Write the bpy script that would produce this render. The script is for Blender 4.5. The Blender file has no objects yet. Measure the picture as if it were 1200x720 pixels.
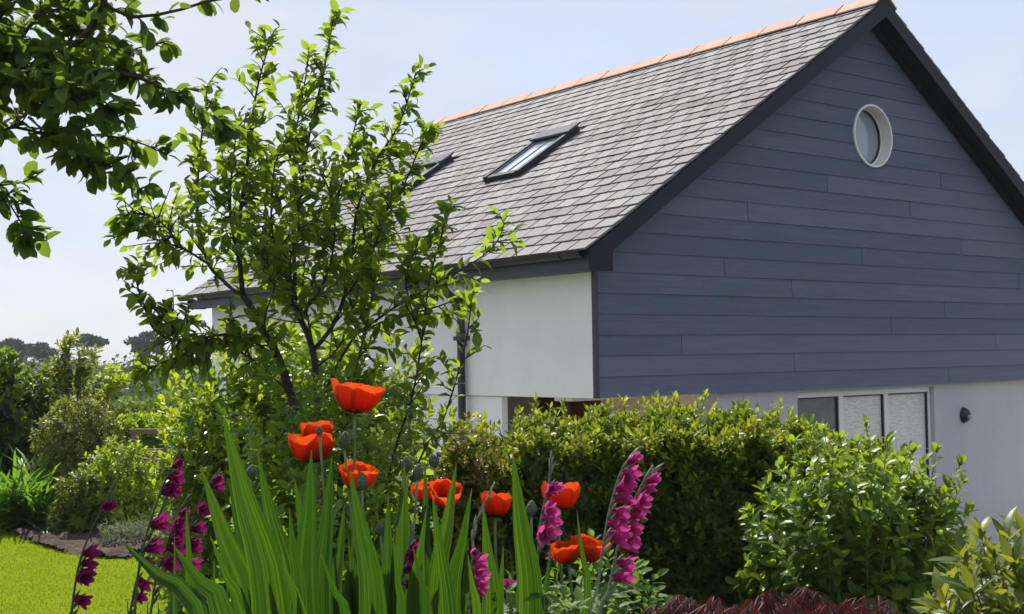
import bpy, math, random
import numpy as np
from mathutils import Vector, Matrix
random.seed(7)
RNG = np.random.default_rng(11)
sc = bpy.context.scene
COL = sc.collection
U = RNG.uniform

# ------------------------------------------------------------------ camera
F, CX, CY = 1459.0, 600.0, 360.0
CAM = np.array([[0.9998777082679946, -0.015638686285722375, 0.0],
                [0.0006321233952456821, 0.04041554899389947, 0.9991827579674977],
                [-0.01562590569395656, -0.9990605661774358, 0.04042049208588517]])
EYE = np.array([0.0, 0.0, 1.35])
def at(px, py, d):
    return EYE + CAM @ np.array([(px - CX) / F, (py - CY) / F, 1.0]) * d
cd = bpy.data.cameras.new('camera'); cam = bpy.data.objects.new('camera', cd); COL.objects.link(cam)
cd.sensor_width = 36; cd.lens = 36 * F / 1200; cd.clip_start = 0.05; cd.clip_end = 3000
Rm = CAM @ np.diag([1, -1, -1])
cam.matrix_world = Matrix([list(Rm[i]) + [EYE[i]] for i in range(3)] + [[0, 0, 0, 1]])
sc.camera = cam

# ------------------------------------------------------------------ house frame and ground shape
HC = np.array([0.62053321, 9.42057856, 1.0313579])
HX = np.array([0.785813016, 0.618464149, 0.0]); HY = np.array([-0.61846415, 0.78581302, 0.0])
GROUND_H = -2.3                                   # house-local height of the ground beside the house
def sm(a, b, x):
    t = np.clip((x - a) / (b - a), 0, 1); return t * t * (3 - 2 * t)
def gz(x, y):
    x = np.asarray(x, float); y = np.asarray(y, float)
    u = (x - HC[0]) * HX[0] + (y - HC[1]) * HX[1]
    v = (x - HC[0]) * HY[0] + (y - HC[1]) * HY[1]
    dx = np.maximum(np.maximum(-u, u - 7), 0); dy = np.maximum(np.maximum(-v, v - 7), 0)
    dist = np.hypot(dx, dy)
    low = (1 - sm(0.9, 2.6, dist)) * (1 - sm(3.2, 5.4, v) * (1 - sm(0.0, 3.0, u)))
    z = (HC[2] + GROUND_H) * low
    r = np.hypot(x + 1, y - 7)
    z = z - 5.2 * sm(10, 42, r) + 5.5 * sm(230, 395, r)
    z = z + 0.30 * np.exp(-(((x - 0.0) / 1.5) ** 4 + ((y - 2.5) / 1.0) ** 4))
    z = z + 0.12 * np.exp(-(((x - 0.9) / 1.3) ** 4 + ((y - 4.3) / 0.7) ** 4))
    return z

# ------------------------------------------------------------------ helpers
def tag(o, label=None, cat=None, group=None, kind=None):
    if label: o['label'] = label
    if cat: o['category'] = cat
    if group: o['group'] = group
    if kind: o['kind'] = kind
    return o
def empty(name, loc, label, cat, group=None, rot=None):
    o = bpy.data.objects.new(name, None); COL.objects.link(o)
    o.location = tuple(loc); o.empty_display_size = 0.1
    if rot: o.rotation_euler = rot
    return tag(o, label, cat, group)
def link(name, me, mat, parent=None, origin=None):
    o = bpy.data.objects.new(name, me); COL.objects.link(o)
    if mat is not None: me.materials.append(mat)
    if parent is not None:
        o.parent = parent
    return o
def bev(o, w=0.004, seg=2):
    m = o.modifiers.new('bevel', 'BEVEL'); m.width = w; m.segments = seg; m.limit_method = 'ANGLE'
    return o

class MB:
    def __init__(s): s.v = []; s.f = []; s.uv = []; s.has_uv = False; s.smooth = False
    def add(s, vs, fs, uvs=None):
        b = len(s.v); s.v += [tuple(map(float, p)) for p in vs]; s.f += [tuple(b + i for i in f) for f in fs]
        if uvs is not None: s.has_uv = True; s.uv += [tuple(u) for u in uvs]
        else: s.uv += [(0, 0)] * len(vs)
        return s
    def box(s, x0, x1, y0, y1, z0, z1):
        return s.add([(x, y, z) for z in (z0, z1) for y in (y0, y1) for x in (x0, x1)],
                     [(0, 2, 3, 1), (4, 5, 7, 6), (0, 1, 5, 4), (2, 6, 7, 3), (0, 4, 6, 2), (1, 3, 7, 5)])
    def prism_y(s, pts, y0, y1):          # polygon in x-z (counter-clockwise seen from -y), extruded along y
        n = len(pts)
        vs = [(x, y0, z) for x, z in pts] + [(x, y1, z) for x, z in pts]
        fs = [tuple(range(n)), tuple(range(2 * n - 1, n - 1, -1))]
        fs += [(i, i + n, (i + 1) % n + n, (i + 1) % n) for i in range(n)]
        return s.add(vs, fs)
    def prism(s, pts, vec):               # 3d polygon extruded along vec
        n = len(pts); vs = [tuple(p) for p in pts] + [tuple(np.array(p) + vec) for p in pts]
        fs = [tuple(range(n - 1, -1, -1)), tuple(range(n, 2 * n))] + [(i, (i + 1) % n, (i + 1) % n + n, i + n) for i in range(n)]
        return s.add(vs, fs)
    def tube(s, pts, rad, n=8, cap=True):
        pts = np.array(pts, float); m = len(pts)
        rad = np.full(m, rad) if np.isscalar(rad) else np.array(rad)
        T = np.gradient(pts, axis=0); T /= np.linalg.norm(T, axis=1)[:, None] + 1e-9
        a = np.array([0, 0, 1.0]) if abs(T[0][2]) < 0.9 else np.array([1.0, 0, 0])
        vs = []
        for i in range(m):
            a = a - T[i] * a.dot(T[i]); a /= np.linalg.norm(a) + 1e-9; b = np.cross(T[i], a)
            for k in range(n):
                t = 2 * math.pi * k / n; vs.append(pts[i] + rad[i] * (math.cos(t) * a + math.sin(t) * b))
        fs = [(i * n + k, i * n + (k + 1) % n, (i + 1) * n + (k + 1) % n, (i + 1) * n + k) for i in range(m - 1) for k in range(n)]
        if cap: fs += [tuple(range(n - 1, -1, -1)), tuple((m - 1) * n + k for k in range(n))]
        return s.add(vs, fs)
    def lathe(s, prof, n=16, M=None):     # profile (r, z), axis z, placed by matrix function
        vs = [(r * math.cos(2 * math.pi * k / n), r * math.sin(2 * math.pi * k / n), z) for r, z in prof for k in range(n)]
        if M is not None: vs = [tuple(M @ Vector(v)) for v in vs]
        m = len(prof)
        return s.add(vs, [(i * n + k, i * n + (k + 1) % n, (i + 1) * n + (k + 1) % n, (i + 1) * n + k) for i in range(m - 1) for k in range(n)])
    def build(s, name, mat, parent=None, smooth=None, off=None):
        me = bpy.data.meshes.new(name)
        v = s.v if off is None else [tuple(np.array(p) - off) for p in s.v]
        me.from_pydata(v, [], s.f)
        if s.has_uv:
            l = me.uv_layers.new(name='uv')
            idx = np.zeros(len(me.loops), int); me.loops.foreach_get('vertex_index', idx)
            l.data.foreach_set('uv', np.array(s.uv, float)[idx].ravel())
        if smooth or (smooth is None and s.smooth): me.polygons.foreach_set('use_smooth', [True] * len(me.polygons))
        me.update()
        return link(name, me, mat, parent)

def quick_mesh(name, V, faces_by_size, smooth=True, uv=None):
    me = bpy.data.meshes.new(name); V = np.ascontiguousarray(V, dtype=np.float32)
    me.vertices.add(len(V)); me.vertices.foreach_set('co', V.ravel())
    loops = np.concatenate([f.ravel() for f in faces_by_size]).astype(np.int32)
    tot = np.concatenate([np.full(len(f), f.shape[1]) for f in faces_by_size]).astype(np.int32)
    start = np.concatenate([[0], np.cumsum(tot)[:-1]]).astype(np.int32)
    me.loops.add(len(loops)); me.loops.foreach_set('vertex_index', loops)
    me.polygons.add(len(tot)); me.polygons.foreach_set('loop_start', start)
    me.update(calc_edges=True)
    if smooth: me.polygons.foreach_set('use_smooth', np.ones(len(tot), dtype=bool))
    if uv is not None:
        l = me.uv_layers.new(name='uv'); l.data.foreach_set('uv', np.ascontiguousarray(uv[loops], dtype=np.float32).ravel())
    me.validate()
    return me
def nrm(a): return a / (np.linalg.norm(a, axis=-1, keepdims=True) + 1e-9)

SHAPES = {'oval': [(0.18, 0.55), (0.45, 1.0), (0.75, 0.72)], 'round': [(0.15, 0.7), (0.45, 1.0), (0.8, 0.75)],
          'lance': [(0.25, 0.75), (0.5, 1.0), (0.78, 0.55)], 'simple': [(0.45, 1.0)], 'strap': [(0.3, 1.0), (0.6, 0.9), (0.85, 0.6)]}
def leaf_mesh(name, P, D, N, L, W, shape='oval', fold=0.25, curl=0.25):
    """many leaves in one mesh: base points P, directions D, facing N, lengths L, full widths W"""
    P = np.asarray(P, float); n = len(P); D = nrm(np.asarray(D, float)); S = nrm(np.cross(D, N)); Nn = np.cross(S, D)
    L = np.broadcast_to(L, n)[:, None]; W = np.broadcast_to(W, n)[:, None]
    curl = curl * U(0.2, 1.5, (n, 1)); fold = fold * U(0.3, 1.5, (n, 1))
    st = SHAPES[shape]; k = len(st); cols = [P]
    for t, w in st:
        c = P + D * L * t - Nn * curl * L * t * t
        h = S * W * 0.5 * w; up = Nn * fold * W * 0.5 * w
        cols += [c - h + up, c, c + h + up]
    cols.append(P + D * L * 0.97 - Nn * curl * L * 1.0)
    nv = 2 + 3 * k; V = np.stack(cols, 1).reshape(-1, 3)
    tri = [(0, 2, 1), (0, 3, 2)]; quad = []
    for i in range(k - 1):
        a = 1 + 3 * i; b = a + 3
        quad += [(a, a + 1, b + 1, b), (a + 1, a + 2, b + 2, b + 1)]
    a = 1 + 3 * (k - 1); tri += [(a, a + 1, nv - 1), (a + 1, a + 2, nv - 1)]
    base = (np.arange(n) * nv)[:, None, None]
    fs = [(base + np.array(tri)[None]).reshape(-1, 3)]
    if quad: fs.append((base + np.array(quad)[None]).reshape(-1, 4))
    return quick_mesh(name, V, fs, True)

def rosettes(P, A, k, L, spread=(0.5, 1.2), stem=0.0, lj=0.42):
    """k leaves round each shoot tip P with axis A; returns base, dir, normal, length"""
    P = np.asarray(P, float); n = len(P); A = nrm(np.asarray(A, float))
    ref = np.where(np.abs(A[:, 2:3]) > 0.9, np.array([[1.0, 0, 0]]), np.array([[0, 0, 1.0]]))
    e1 = nrm(np.cross(A, ref)); e2 = np.cross(A, e1)
    ph0 = U(0, 6.28, (n, 1)); i = np.arange(k)[None]
    ph = ph0 + i * 2.4 + U(-0.3, 0.3, (n, k)); f = i / max(k - 1, 1) * np.ones((n, 1))     # f=1 topmost
    el = spread[1] + (spread[0] - spread[1]) * f + U(-0.2, 0.2, (n, k))
    rad = e1[:, None] * np.cos(ph)[..., None] + e2[:, None] * np.sin(ph)[..., None]
    D = A[:, None] * np.cos(el)[..., None] + rad * np.sin(el)[..., None]
    B = P[:, None] - A[:, None] * (stem * (1 - f))[..., None]
    Nn = A[:, None] * np.sin(el)[..., None] - rad * np.cos(el)[..., None] + U(-0.35, 0.35, (n, k, 3))
    LL = L * U(1 - lj, 1 + lj, (n, k)) * (0.75 + 0.25 * np.sin(np.pi * np.clip(1 - f, 0.12, 1)))
    return B.reshape(-1, 3), D.reshape(-1, 3), Nn.reshape(-1, 3), LL.ravel()

def spline(pts, m):
    pts = np.array(pts, float); n = len(pts)
    d = np.concatenate([[0], np.cumsum(np.linalg.norm(np.diff(pts, axis=0), axis=1))]); t = np.linspace(0, d[-1], m)
    ext = np.vstack([2 * pts[0] - pts[1], pts, 2 * pts[-1] - pts[-2]])
    out = []
    for q in t:
        i = min(max(int(np.searchsorted(d, q, 'right')) - 1, 0), n - 2); u = (q - d[i]) / max(d[i + 1] - d[i], 1e-9)
        p0, p1, p2, p3 = ext[i:i + 4]
        out.append(0.5 * ((2 * p1) + (-p0 + p2) * u + (2 * p0 - 5 * p1 + 4 * p2 - p3) * u * u + (-p0 + 3 * p1 - 3 * p2 + p3) * u ** 3))
    return np.array(out)

# ------------------------------------------------------------------ materials
def newmat(name):
    m = bpy.data.materials.new(name); m.use_nodes = True; nt = m.node_tree
    return m, nt, nt.nodes, nt.links, nt.nodes['Principled BSDF']
def ramp(nt, cols):
    r = nt.nodes.new('ShaderNodeValToRGB'); el = r.color_ramp.elements
    while len(el) < len(cols): el.new(0.5)
    for e, (p, c) in zip(el, cols): e.position = p; e.color = (*c, 1)
    return r
def noise(nt, scale, detail=4, rough=0.6, vec=None, obj=True):
    n = nt.nodes.new('ShaderNodeTexNoise'); n.inputs['Scale'].default_value = scale
    n.inputs['Detail'].default_value = detail; n.inputs['Roughness'].default_value = rough
    if vec is None:
        tc = nt.nodes.new('ShaderNodeTexCoord'); vec = tc.outputs['Object']
    nt.links.new(vec, n.inputs['Vector']); return n
def surf(name, c0, c1, scale=3.0, rough=0.7, bump=0.0, bscale=40.0, spec=0.4, coat=0.0, stretch=None, island=0.0):
    m, nt, N, L, B = newmat(name)
    vec = None
    if stretch:
        tc = N.new('ShaderNodeTexCoord'); mp = N.new('ShaderNodeMapping'); mp.inputs['Scale'].default_value = stretch
        L.new(tc.outputs['Object'], mp.inputs['Vector']); vec = mp.outputs['Vector']
    n = noise(nt, scale, 6, 0.65, vec); r = ramp(nt, [(0.3, c0), (0.7, c1)])
    fac = n.outputs['Fac']
    if island:
        g = N.new('ShaderNodeNewGeometry'); mx = N.new('ShaderNodeMath'); mx.operation = 'MULTIPLY_ADD'
        mx.inputs[1].default_value = island; L.new(g.outputs['Random Per Island'], mx.inputs[0])
        s2 = N.new('ShaderNodeMath'); s2.operation = 'SUBTRACT'; L.new(fac, s2.inputs[0]); s2.inputs[1].default_value = island / 2
        L.new(s2.outputs[0], mx.inputs[2]); fac = mx.outputs[0]
    L.new(fac, r.inputs['Fac']); L.new(r.outputs['Color'], B.inputs['Base Color'])
    B.inputs['Roughness'].default_value = rough; B.inputs['Specular IOR Level'].default_value = spec
    if coat: B.inputs['Coat Weight'].default_value = coat; B.inputs['Coat Roughness'].default_value = 0.05
    if bump:
        nb = noise(nt, bscale, 5, 0.6, vec); bp = N.new('ShaderNodeBump'); bp.inputs['Strength'].default_value = bump
        bp.inputs['Distance'].default_value = 0.02; L.new(nb.outputs['Fac'], bp.inputs['Height']); L.new(bp.outputs['Normal'], B.inputs['Normal'])
    return m
def leafmat(name, cols, trans, tw=0.42, rough=0.38, spec=0.5, vary=1.0):
    m, nt, N, L, B = newmat(name)
    g = N.new('ShaderNodeNewGeometry'); k = len(cols)
    r = ramp(nt, [(i / max(k - 1, 1), c) for i, c in enumerate(cols)]); L.new(g.outputs['Random Per Island'], r.inputs['Fac'])
    n = noise(nt, 55.0, 3); mx = N.new('ShaderNodeMixRGB'); mx.blend_type = 'MULTIPLY'; mx.inputs['Fac'].default_value = 0.5
    rr = ramp(nt, [(0.3, (0.55, 0.55, 0.55)), (0.7, (1.2, 1.2, 1.2))]); L.new(n.outputs['Fac'], rr.inputs['Fac'])
    L.new(r.outputs['Color'], mx.inputs['Color1']); L.new(rr.outputs['Color'], mx.inputs['Color2'])
    L.new(mx.outputs['Color'], B.inputs['Base Color']); B.inputs['Roughness'].default_value = rough + 0.12; B.inputs['Specular IOR Level'].default_value = spec * 0.62
    bp = N.new('ShaderNodeBump'); bp.inputs['Strength'].default_value = 0.25; bp.inputs['Distance'].default_value = 0.004
    L.new(n.outputs['Fac'], bp.inputs['Height']); L.new(bp.outputs['Normal'], B.inputs['Normal'])
    t = N.new('ShaderNodeBsdfTranslucent'); tm = N.new('ShaderNodeMixRGB'); tm.blend_type = 'MULTIPLY'; tm.inputs['Fac'].default_value = 0.6
    tm.inputs['Color1'].default_value = (*trans, 1)
    r2 = ramp(nt, [(0.0, (0.55, 0.65, 0.6)), (1.0, (1.15, 1.05, 1.0))]); L.new(g.outputs['Random Per Island'], r2.inputs['Fac'])
    L.new(r2.outputs['Color'], tm.inputs['Color2']); L.new(tm.outputs['Color'], t.inputs['Color'])
    ms = N.new('ShaderNodeMixShader'); ms.inputs['Fac'].default_value = tw
    L.new(B.outputs[0], ms.inputs[1]); L.new(t.outputs[0], ms.inputs[2]); L.new(ms.outputs[0], N['Material Output'].inputs['Surface'])
    return m

M = {}
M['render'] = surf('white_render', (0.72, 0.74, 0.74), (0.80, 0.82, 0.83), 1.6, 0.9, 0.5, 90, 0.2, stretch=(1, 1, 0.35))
M['render_shaded'] = surf('shaded_white_render', (0.46, 0.45, 0.48), (0.51, 0.50, 0.53), 1.6, 0.9, 0.5, 90, 0.2, stretch=(1, 1, 0.35))  # white render with the gable side's shade put into its colour
M['porch_render'] = surf('porch_shade_render', (0.80, 0.66, 0.54), (0.86, 0.73, 0.61), 1.5, 0.9, 0.2, 120, 0.2)  # shade and warm bounce inside the porch are put into this colour
M['clad'] = surf('blue_grey_board', (0.103, 0.127, 0.190), (0.140, 0.164, 0.232), 2.6, 0.6, 0.5, 30, 0.25, stretch=(0.6, 1, 9), island=0.5)
M['barge'] = surf('dark_blue_paint', (0.009, 0.011, 0.022), (0.013, 0.015, 0.028), 3, 0.55, 0.1, 30, 0.25)
M['fascia'] = surf('dark_fascia_paint', (0.034, 0.038, 0.052), (0.046, 0.05, 0.066), 3, 0.45, 0.1, 30, 0.4)
M['black'] = surf('black_plastic', (0.012, 0.012, 0.015), (0.02, 0.02, 0.024), 4, 0.35, 0, 30, 0.5)
M['white'] = surf('white_frame', (0.72, 0.71, 0.69), (0.78, 0.77, 0.75), 2, 0.5, 0.0, 10, 0.4)
M['door'] = surf('brown_door_wood', (0.10, 0.030, 0.014), (0.16, 0.052, 0.022), 3, 0.45, 0.2, 30, 0.4, stretch=(1, 14, 1))
M['ridge'] = surf('terracotta', (0.56, 0.35, 0.27), (0.68, 0.47, 0.39), 5, 0.95, 0.3, 60, 0.1, island=0.5)
M['terr_joint'] = surf('shade_darkened_mortar', (0.022, 0.014, 0.011), (0.045, 0.03, 0.024), 20, 0.9)  # darkened so the gap under the ridge tiles reads as shadow
M['metal'] = surf('skylight_metal', (0.030, 0.033, 0.042), (0.04, 0.044, 0.052), 4, 0.75, 0, 10, 0.15)
M['metal2'] = surf('skylight_cover', (0.095, 0.105, 0.13), (0.11, 0.12, 0.145), 4, 0.8, 0, 10, 0.12)
M['wood'] = surf('weathered_wood', (0.16, 0.12, 0.095), (0.30, 0.24, 0.20), 6, 0.85, 0.4, 40, 0.2, stretch=(1, 1, 6))
M['bark'] = surf('bark', (0.030, 0.026, 0.021), (0.085, 0.075, 0.062), 22, 0.9, 0.8, 60, 0.2)
M['barkpale'] = surf('pale_bark', (0.12, 0.095, 0.07), (0.26, 0.22, 0.17), 22, 0.9, 0.8, 60, 0.2)
M['green_stem'] = surf('green_stem', (0.10, 0.16, 0.05), (0.16, 0.22, 0.09), 30, 0.5, 0.1, 80, 0.3)
M['grey_stem'] = surf('grey_green_stem', (0.16, 0.19, 0.13), (0.24, 0.25, 0.19), 30, 0.5, 0.1, 80, 0.3)
def slate_mat():
    m, nt, N, L, B = newmat('slate')
    g = N.new('ShaderNodeNewGeometry')
    r = ramp(nt, [(0.0, (0.130, 0.100, 0.109)), (0.3, (0.185, 0.170, 0.180)), (0.6, (0.220, 0.212, 0.220)), (0.85, (0.262, 0.256, 0.254)), (1.0, (0.172, 0.132, 0.142))])
    n = noise(nt, 0.9, 5); ad = N.new('ShaderNodeMath'); ad.operation = 'MULTIPLY_ADD'; ad.inputs[1].default_value = 0.6
    sub = N.new('ShaderNodeMath'); sub.operation = 'SUBTRACT'; sub.inputs[1].default_value = 0.36
    L.new(g.outputs['Random Per Island'], ad.inputs[0]); L.new(n.outputs['Fac'], sub.inputs[0]); L.new(sub.outputs[0], ad.inputs[2]); L.new(ad.outputs[0], r.inputs['Fac'])
    n2 = noise(nt, 26, 6, 0.7); rr = ramp(nt, [(0.3, (0.72, 0.72, 0.72)), (0.7, (1.15, 1.15, 1.15))]); L.new(n2.outputs['Fac'], rr.inputs['Fac'])
    mx = N.new('ShaderNodeMixRGB'); mx.blend_type = 'MULTIPLY'; mx.inputs['Fac'].default_value = 0.8
    L.new(r.outputs['Color'], mx.inputs['Color1']); L.new(rr.outputs['Color'], mx.inputs['Color2'])
    n3 = noise(nt, 9, 5, 0.75); lr = ramp(nt, [(0.62, (0, 0, 0)), (0.72, (1, 1, 1))]); L.new(n3.outputs['Fac'], lr.inputs['Fac'])
    m2 = N.new('ShaderNodeMixRGB'); m2.inputs['Color2'].default_value = (0.30, 0.29, 0.22, 1); L.new(lr.outputs['Color'], m2.inputs['Fac']); L.new(mx.outputs['Color'], m2.inputs['Color1'])
    L.new(m2.outputs['Color'], B.inputs['Base Color']); B.inputs['Roughness'].default_value = 0.8; B.inputs['Specular IOR Level'].default_value = 0.18
    bp = N.new('ShaderNodeBump'); bp.inputs['Strength'].default_value = 0.35; bp.inputs['Distance'].default_value = 0.01
    L.new(n2.outputs['Fac'], bp.inputs['Height']); L.new(bp.outputs['Normal'], B.inputs['Normal']); return m
M['slate'] = slate_mat()
def glass_mat(name, col, rough=0.04, coat=1.0, ior=1.9):
    m, nt, N, L, B = newmat(name); B.inputs['Base Color'].default_value = (*col, 1); B.inputs['Roughness'].default_value = rough
    B.inputs['IOR'].default_value = ior; B.inputs['Coat Weight'].default_value = coat; B.inputs['Coat Roughness'].default_value = 0.02; return m
M['glass_sky'] = glass_mat('skylight_glass', (0.60, 0.66, 0.74), 0.08, 1.0, 2.2)  # pale blue base stands in for the bright sky reflected in the glass
M['glass_round'] = glass_mat('round_glass', (0.27, 0.315, 0.385), 0.12, 0.7, 1.5)
M['glass_dark'] = surf('dark_glass', (0.10, 0.10, 0.112), (0.20, 0.20, 0.215), 7, 0.12, 0, 10, 0.5, coat=0.9)  # mottled grey imitates faint reflections in the window pane
def wall_reflection_glass():  # bright streaks painted in place of a sunlit rough wall's reflection
    m, nt, N, L, B = newmat('painted_wall_reflection')
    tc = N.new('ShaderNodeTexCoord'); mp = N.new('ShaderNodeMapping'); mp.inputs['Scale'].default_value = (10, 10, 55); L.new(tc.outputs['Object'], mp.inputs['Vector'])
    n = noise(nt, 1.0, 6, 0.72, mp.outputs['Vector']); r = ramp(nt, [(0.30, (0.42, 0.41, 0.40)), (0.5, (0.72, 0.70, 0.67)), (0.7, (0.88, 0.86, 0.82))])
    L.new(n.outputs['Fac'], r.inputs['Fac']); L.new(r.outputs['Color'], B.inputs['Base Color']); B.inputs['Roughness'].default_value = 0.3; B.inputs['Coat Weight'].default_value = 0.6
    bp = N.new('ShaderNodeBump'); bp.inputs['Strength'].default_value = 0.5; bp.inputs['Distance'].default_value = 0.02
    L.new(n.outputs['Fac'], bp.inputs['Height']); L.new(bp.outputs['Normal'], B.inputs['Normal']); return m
M['glass_reflection'] = wall_reflection_glass()

M['tree_leaf'] = leafmat('tree_leaf', [(0.036, 0.085, 0.015), (0.06, 0.12, 0.02), (0.095, 0.16, 0.022)], (0.38, 0.54, 0.03), 0.47, 0.42, 0.34)
M['apple_leaf'] = leafmat('apple_leaf', [(0.036, 0.085, 0.02), (0.055, 0.115, 0.024), (0.085, 0.15, 0.028)], (0.24, 0.37, 0.03), 0.40, 0.5, 0.28)
M['laurel_leaf'] = leafmat('laurel_leaf', [(0.06, 0.13, 0.012), (0.11, 0.185, 0.015), (0.18, 0.24, 0.018)], (0.30, 0.47, 0.025), 0.42, 0.25, 0.6)
M['hedge_leaf'] = leafmat('hedge_leaf', [(0.030, 0.070, 0.014), (0.052, 0.105, 0.017), (0.09, 0.135, 0.019)], (0.26, 0.37, 0.02), 0.35, 0.30, 0.5)
M['hedge_tip'] = leafmat('hedge_tip', [(0.09, 0.16, 0.014), (0.15, 0.205, 0.018), (0.24, 0.24, 0.022)], (0.44, 0.50, 0.03), 0.40, 0.3, 0.4)
M['light_leaf'] = leafmat('light_leaf', [(0.045, 0.115, 0.014), (0.085, 0.165, 0.017), (0.155, 0.235, 0.02)], (0.38, 0.53, 0.03), 0.43, 0.3, 0.55)
M['olive_leaf'] = leafmat('olive_leaf', [(0.045, 0.095, 0.018), (0.075, 0.13, 0.02), (0.15, 0.17, 0.025)], (0.34, 0.38, 0.03), 0.38, 0.32, 0.5)
M['maple_leaf'] = leafmat('maple_leaf', [(0.028, 0.008, 0.012), (0.05, 0.010, 0.016), (0.055, 0.022, 0.032), (0.11, 0.014, 0.012)], (0.20, 0.02, 0.015), 0.25, 0.45, 0.4)
M['lime_leaf'] = leafmat('lime_leaf', [(0.11, 0.19, 0.012), (0.18, 0.255, 0.014), (0.25, 0.30, 0.018)], (0.48, 0.59, 0.025), 0.46, 0.35, 0.5)
M['vari_leaf'] = leafmat('variegated_leaf', [(0.05, 0.09, 0.018), (0.12, 0.14, 0.03), (0.30, 0.29, 0.10)], (0.42, 0.44, 0.06), 0.42, 0.4, 0.5)
M['dark_leaf'] = leafmat('dark_leaf', [(0.02, 0.052, 0.013), (0.036, 0.08, 0.017), (0.065, 0.11, 0.02)], (0.20, 0.32, 0.02), 0.36, 0.4, 0.5)
M['strap_leaf'] = leafmat('strap_leaf', [(0.05, 0.13, 0.02), (0.08, 0.18, 0.025)], (0.22, 0.42, 0.03), 0.4, 0.32, 0.5)
M['silver_leaf'] = leafmat('silver_leaf', [(0.14, 0.17, 0.10), (0.24, 0.26, 0.17)], (0.22, 0.26, 0.10), 0.3, 0.6, 0.3)
M['far_leaf'] = leafmat('far_leaf', [(0.020, 0.050, 0.016), (0.035, 0.075, 0.018), (0.06, 0.10, 0.02)], (0.10, 0.17, 0.02), 0.3, 0.6, 0.3)
M['pine_leaf'] = leafmat('pine_leaf', [(0.012, 0.028, 0.015), (0.02, 0.042, 0.02)], (0.05, 0.09, 0.03), 0.2, 0.6, 0.3)
M['mid_leaf'] = leafmat('mid_leaf', [(0.045, 0.10, 0.02), (0.09, 0.15, 0.022), (0.15, 0.20, 0.025)], (0.26, 0.36, 0.03), 0.35, 0.5, 0.35)
M['grass'] = leafmat('grass_blade', [(0.12, 0.175, 0.005), (0.155, 0.21, 0.006), (0.21, 0.245, 0.008)], (0.42, 0.54, 0.010), 0.42, 0.7, 0.1)
M['herb_leaf'] = leafmat('herb_leaf', [(0.06, 0.14, 0.025), (0.10, 0.19, 0.03)], (0.26, 0.42, 0.04), 0.4, 0.45, 0.4)

def blade_mat():
    m, nt, N, L, B = newmat('sword_leaf')
    uv = N.new('ShaderNodeUVMap'); uv.uv_map = 'uv'; mp = N.new('ShaderNodeMapping'); mp.inputs['Scale'].default_value = (7.0, 0.35, 1)
    L.new(uv.outputs['UV'], mp.inputs['Vector'])
    n = noise(nt, 2.4, 5, 0.6, mp.outputs['Vector'])
    oi = N.new('ShaderNodeObjectInfo')
    r = ramp(nt, [(0.32, (0.015, 0.048, 0.007)), (0.5, (0.027, 0.074, 0.009)), (0.66, (0.055, 0.12, 0.012))])
    L.new(n.outputs['Fac'], r.inputs['Fac']); L.new(r.outputs['Color'], B.inputs['Base Color'])
    B.inputs['Roughness'].default_value = 0.42; B.inputs['Specular IOR Level'].default_value = 0.4
    bp = N.new('ShaderNodeBump'); bp.inputs['Strength'].default_value = 0.5; bp.inputs['Distance'].default_value = 0.004
    L.new(n.outputs['Fac'], bp.inputs['Height']); L.new(bp.outputs['Normal'], B.inputs['Normal'])
    t = N.new('ShaderNodeBsdfTranslucent'); r2 = ramp(nt, [(0.32, (0.016, 0.062, 0.003)), (0.5, (0.044, 0.120, 0.005)), (0.66, (0.125, 0.235, 0.009))])
    L.new(n.outputs['Fac'], r2.inputs['Fac'])
    sp = N.new('ShaderNodeSeparateXYZ'); L.new(uv.outputs['UV'], sp.inputs[0]); n5 = noise(nt, 40, 3)
    ad = N.new('ShaderNodeMath'); ad.operation = 'MULTIPLY_ADD'; ad.inputs[1].default_value = 0.06; L.new(n5.outputs['Fac'], ad.inputs[0]); L.new(sp.outputs['Y'], ad.inputs[2])
    sb = N.new('ShaderNodeMath'); sb.operation = 'SUBTRACT'; sb.inputs[1].default_value = 0.1; L.new(ad.outputs[0], sb.inputs[0]); tr = ramp(nt, [(0.912, (0, 0, 0)), (0.93, (1, 1, 1))]); L.new(sb.outputs[0], tr.inputs['Fac'])
    for src, dst, bc in ((r, B.inputs['Base Color'], (0.17, 0.10, 0.045, 1)), (r2, t.inputs['Color'], (0.16, 0.09, 0.03, 1))):
        hv = N.new('ShaderNodeMixRGB'); hv.blend_type = 'MULTIPLY'; hv.inputs['Fac'].default_value = 1.0
        hr = ramp(nt, [(0.0, (0.70, 0.78, 0.9)), (0.6, (0.95, 0.95, 0.95)), (1.0, (1.25, 1.12, 0.9))]); L.new(oi.outputs['Random'], hr.inputs['Fac'])
        L.new(src.outputs['Color'], hv.inputs['Color1']); L.new(hr.outputs['Color'], hv.inputs['Color2'])
        m5 = N.new('ShaderNodeMixRGB'); m5.inputs['Color2'].default_value = bc; L.new(tr.outputs['Color'], m5.inputs['Fac']); L.new(hv.outputs['Color'], m5.inputs['Color1']); L.new(m5.outputs['Color'], dst)
    ms = N.new('ShaderNodeMixShader'); ms.inputs['Fac'].default_value = 0.5
    L.new(B.outputs[0], ms.inputs[1]); L.new(t.outputs[0], ms.inputs[2]); L.new(ms.outputs[0], N['Material Output'].inputs['Surface']); return m
M['blade'] = blade_mat()
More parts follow.
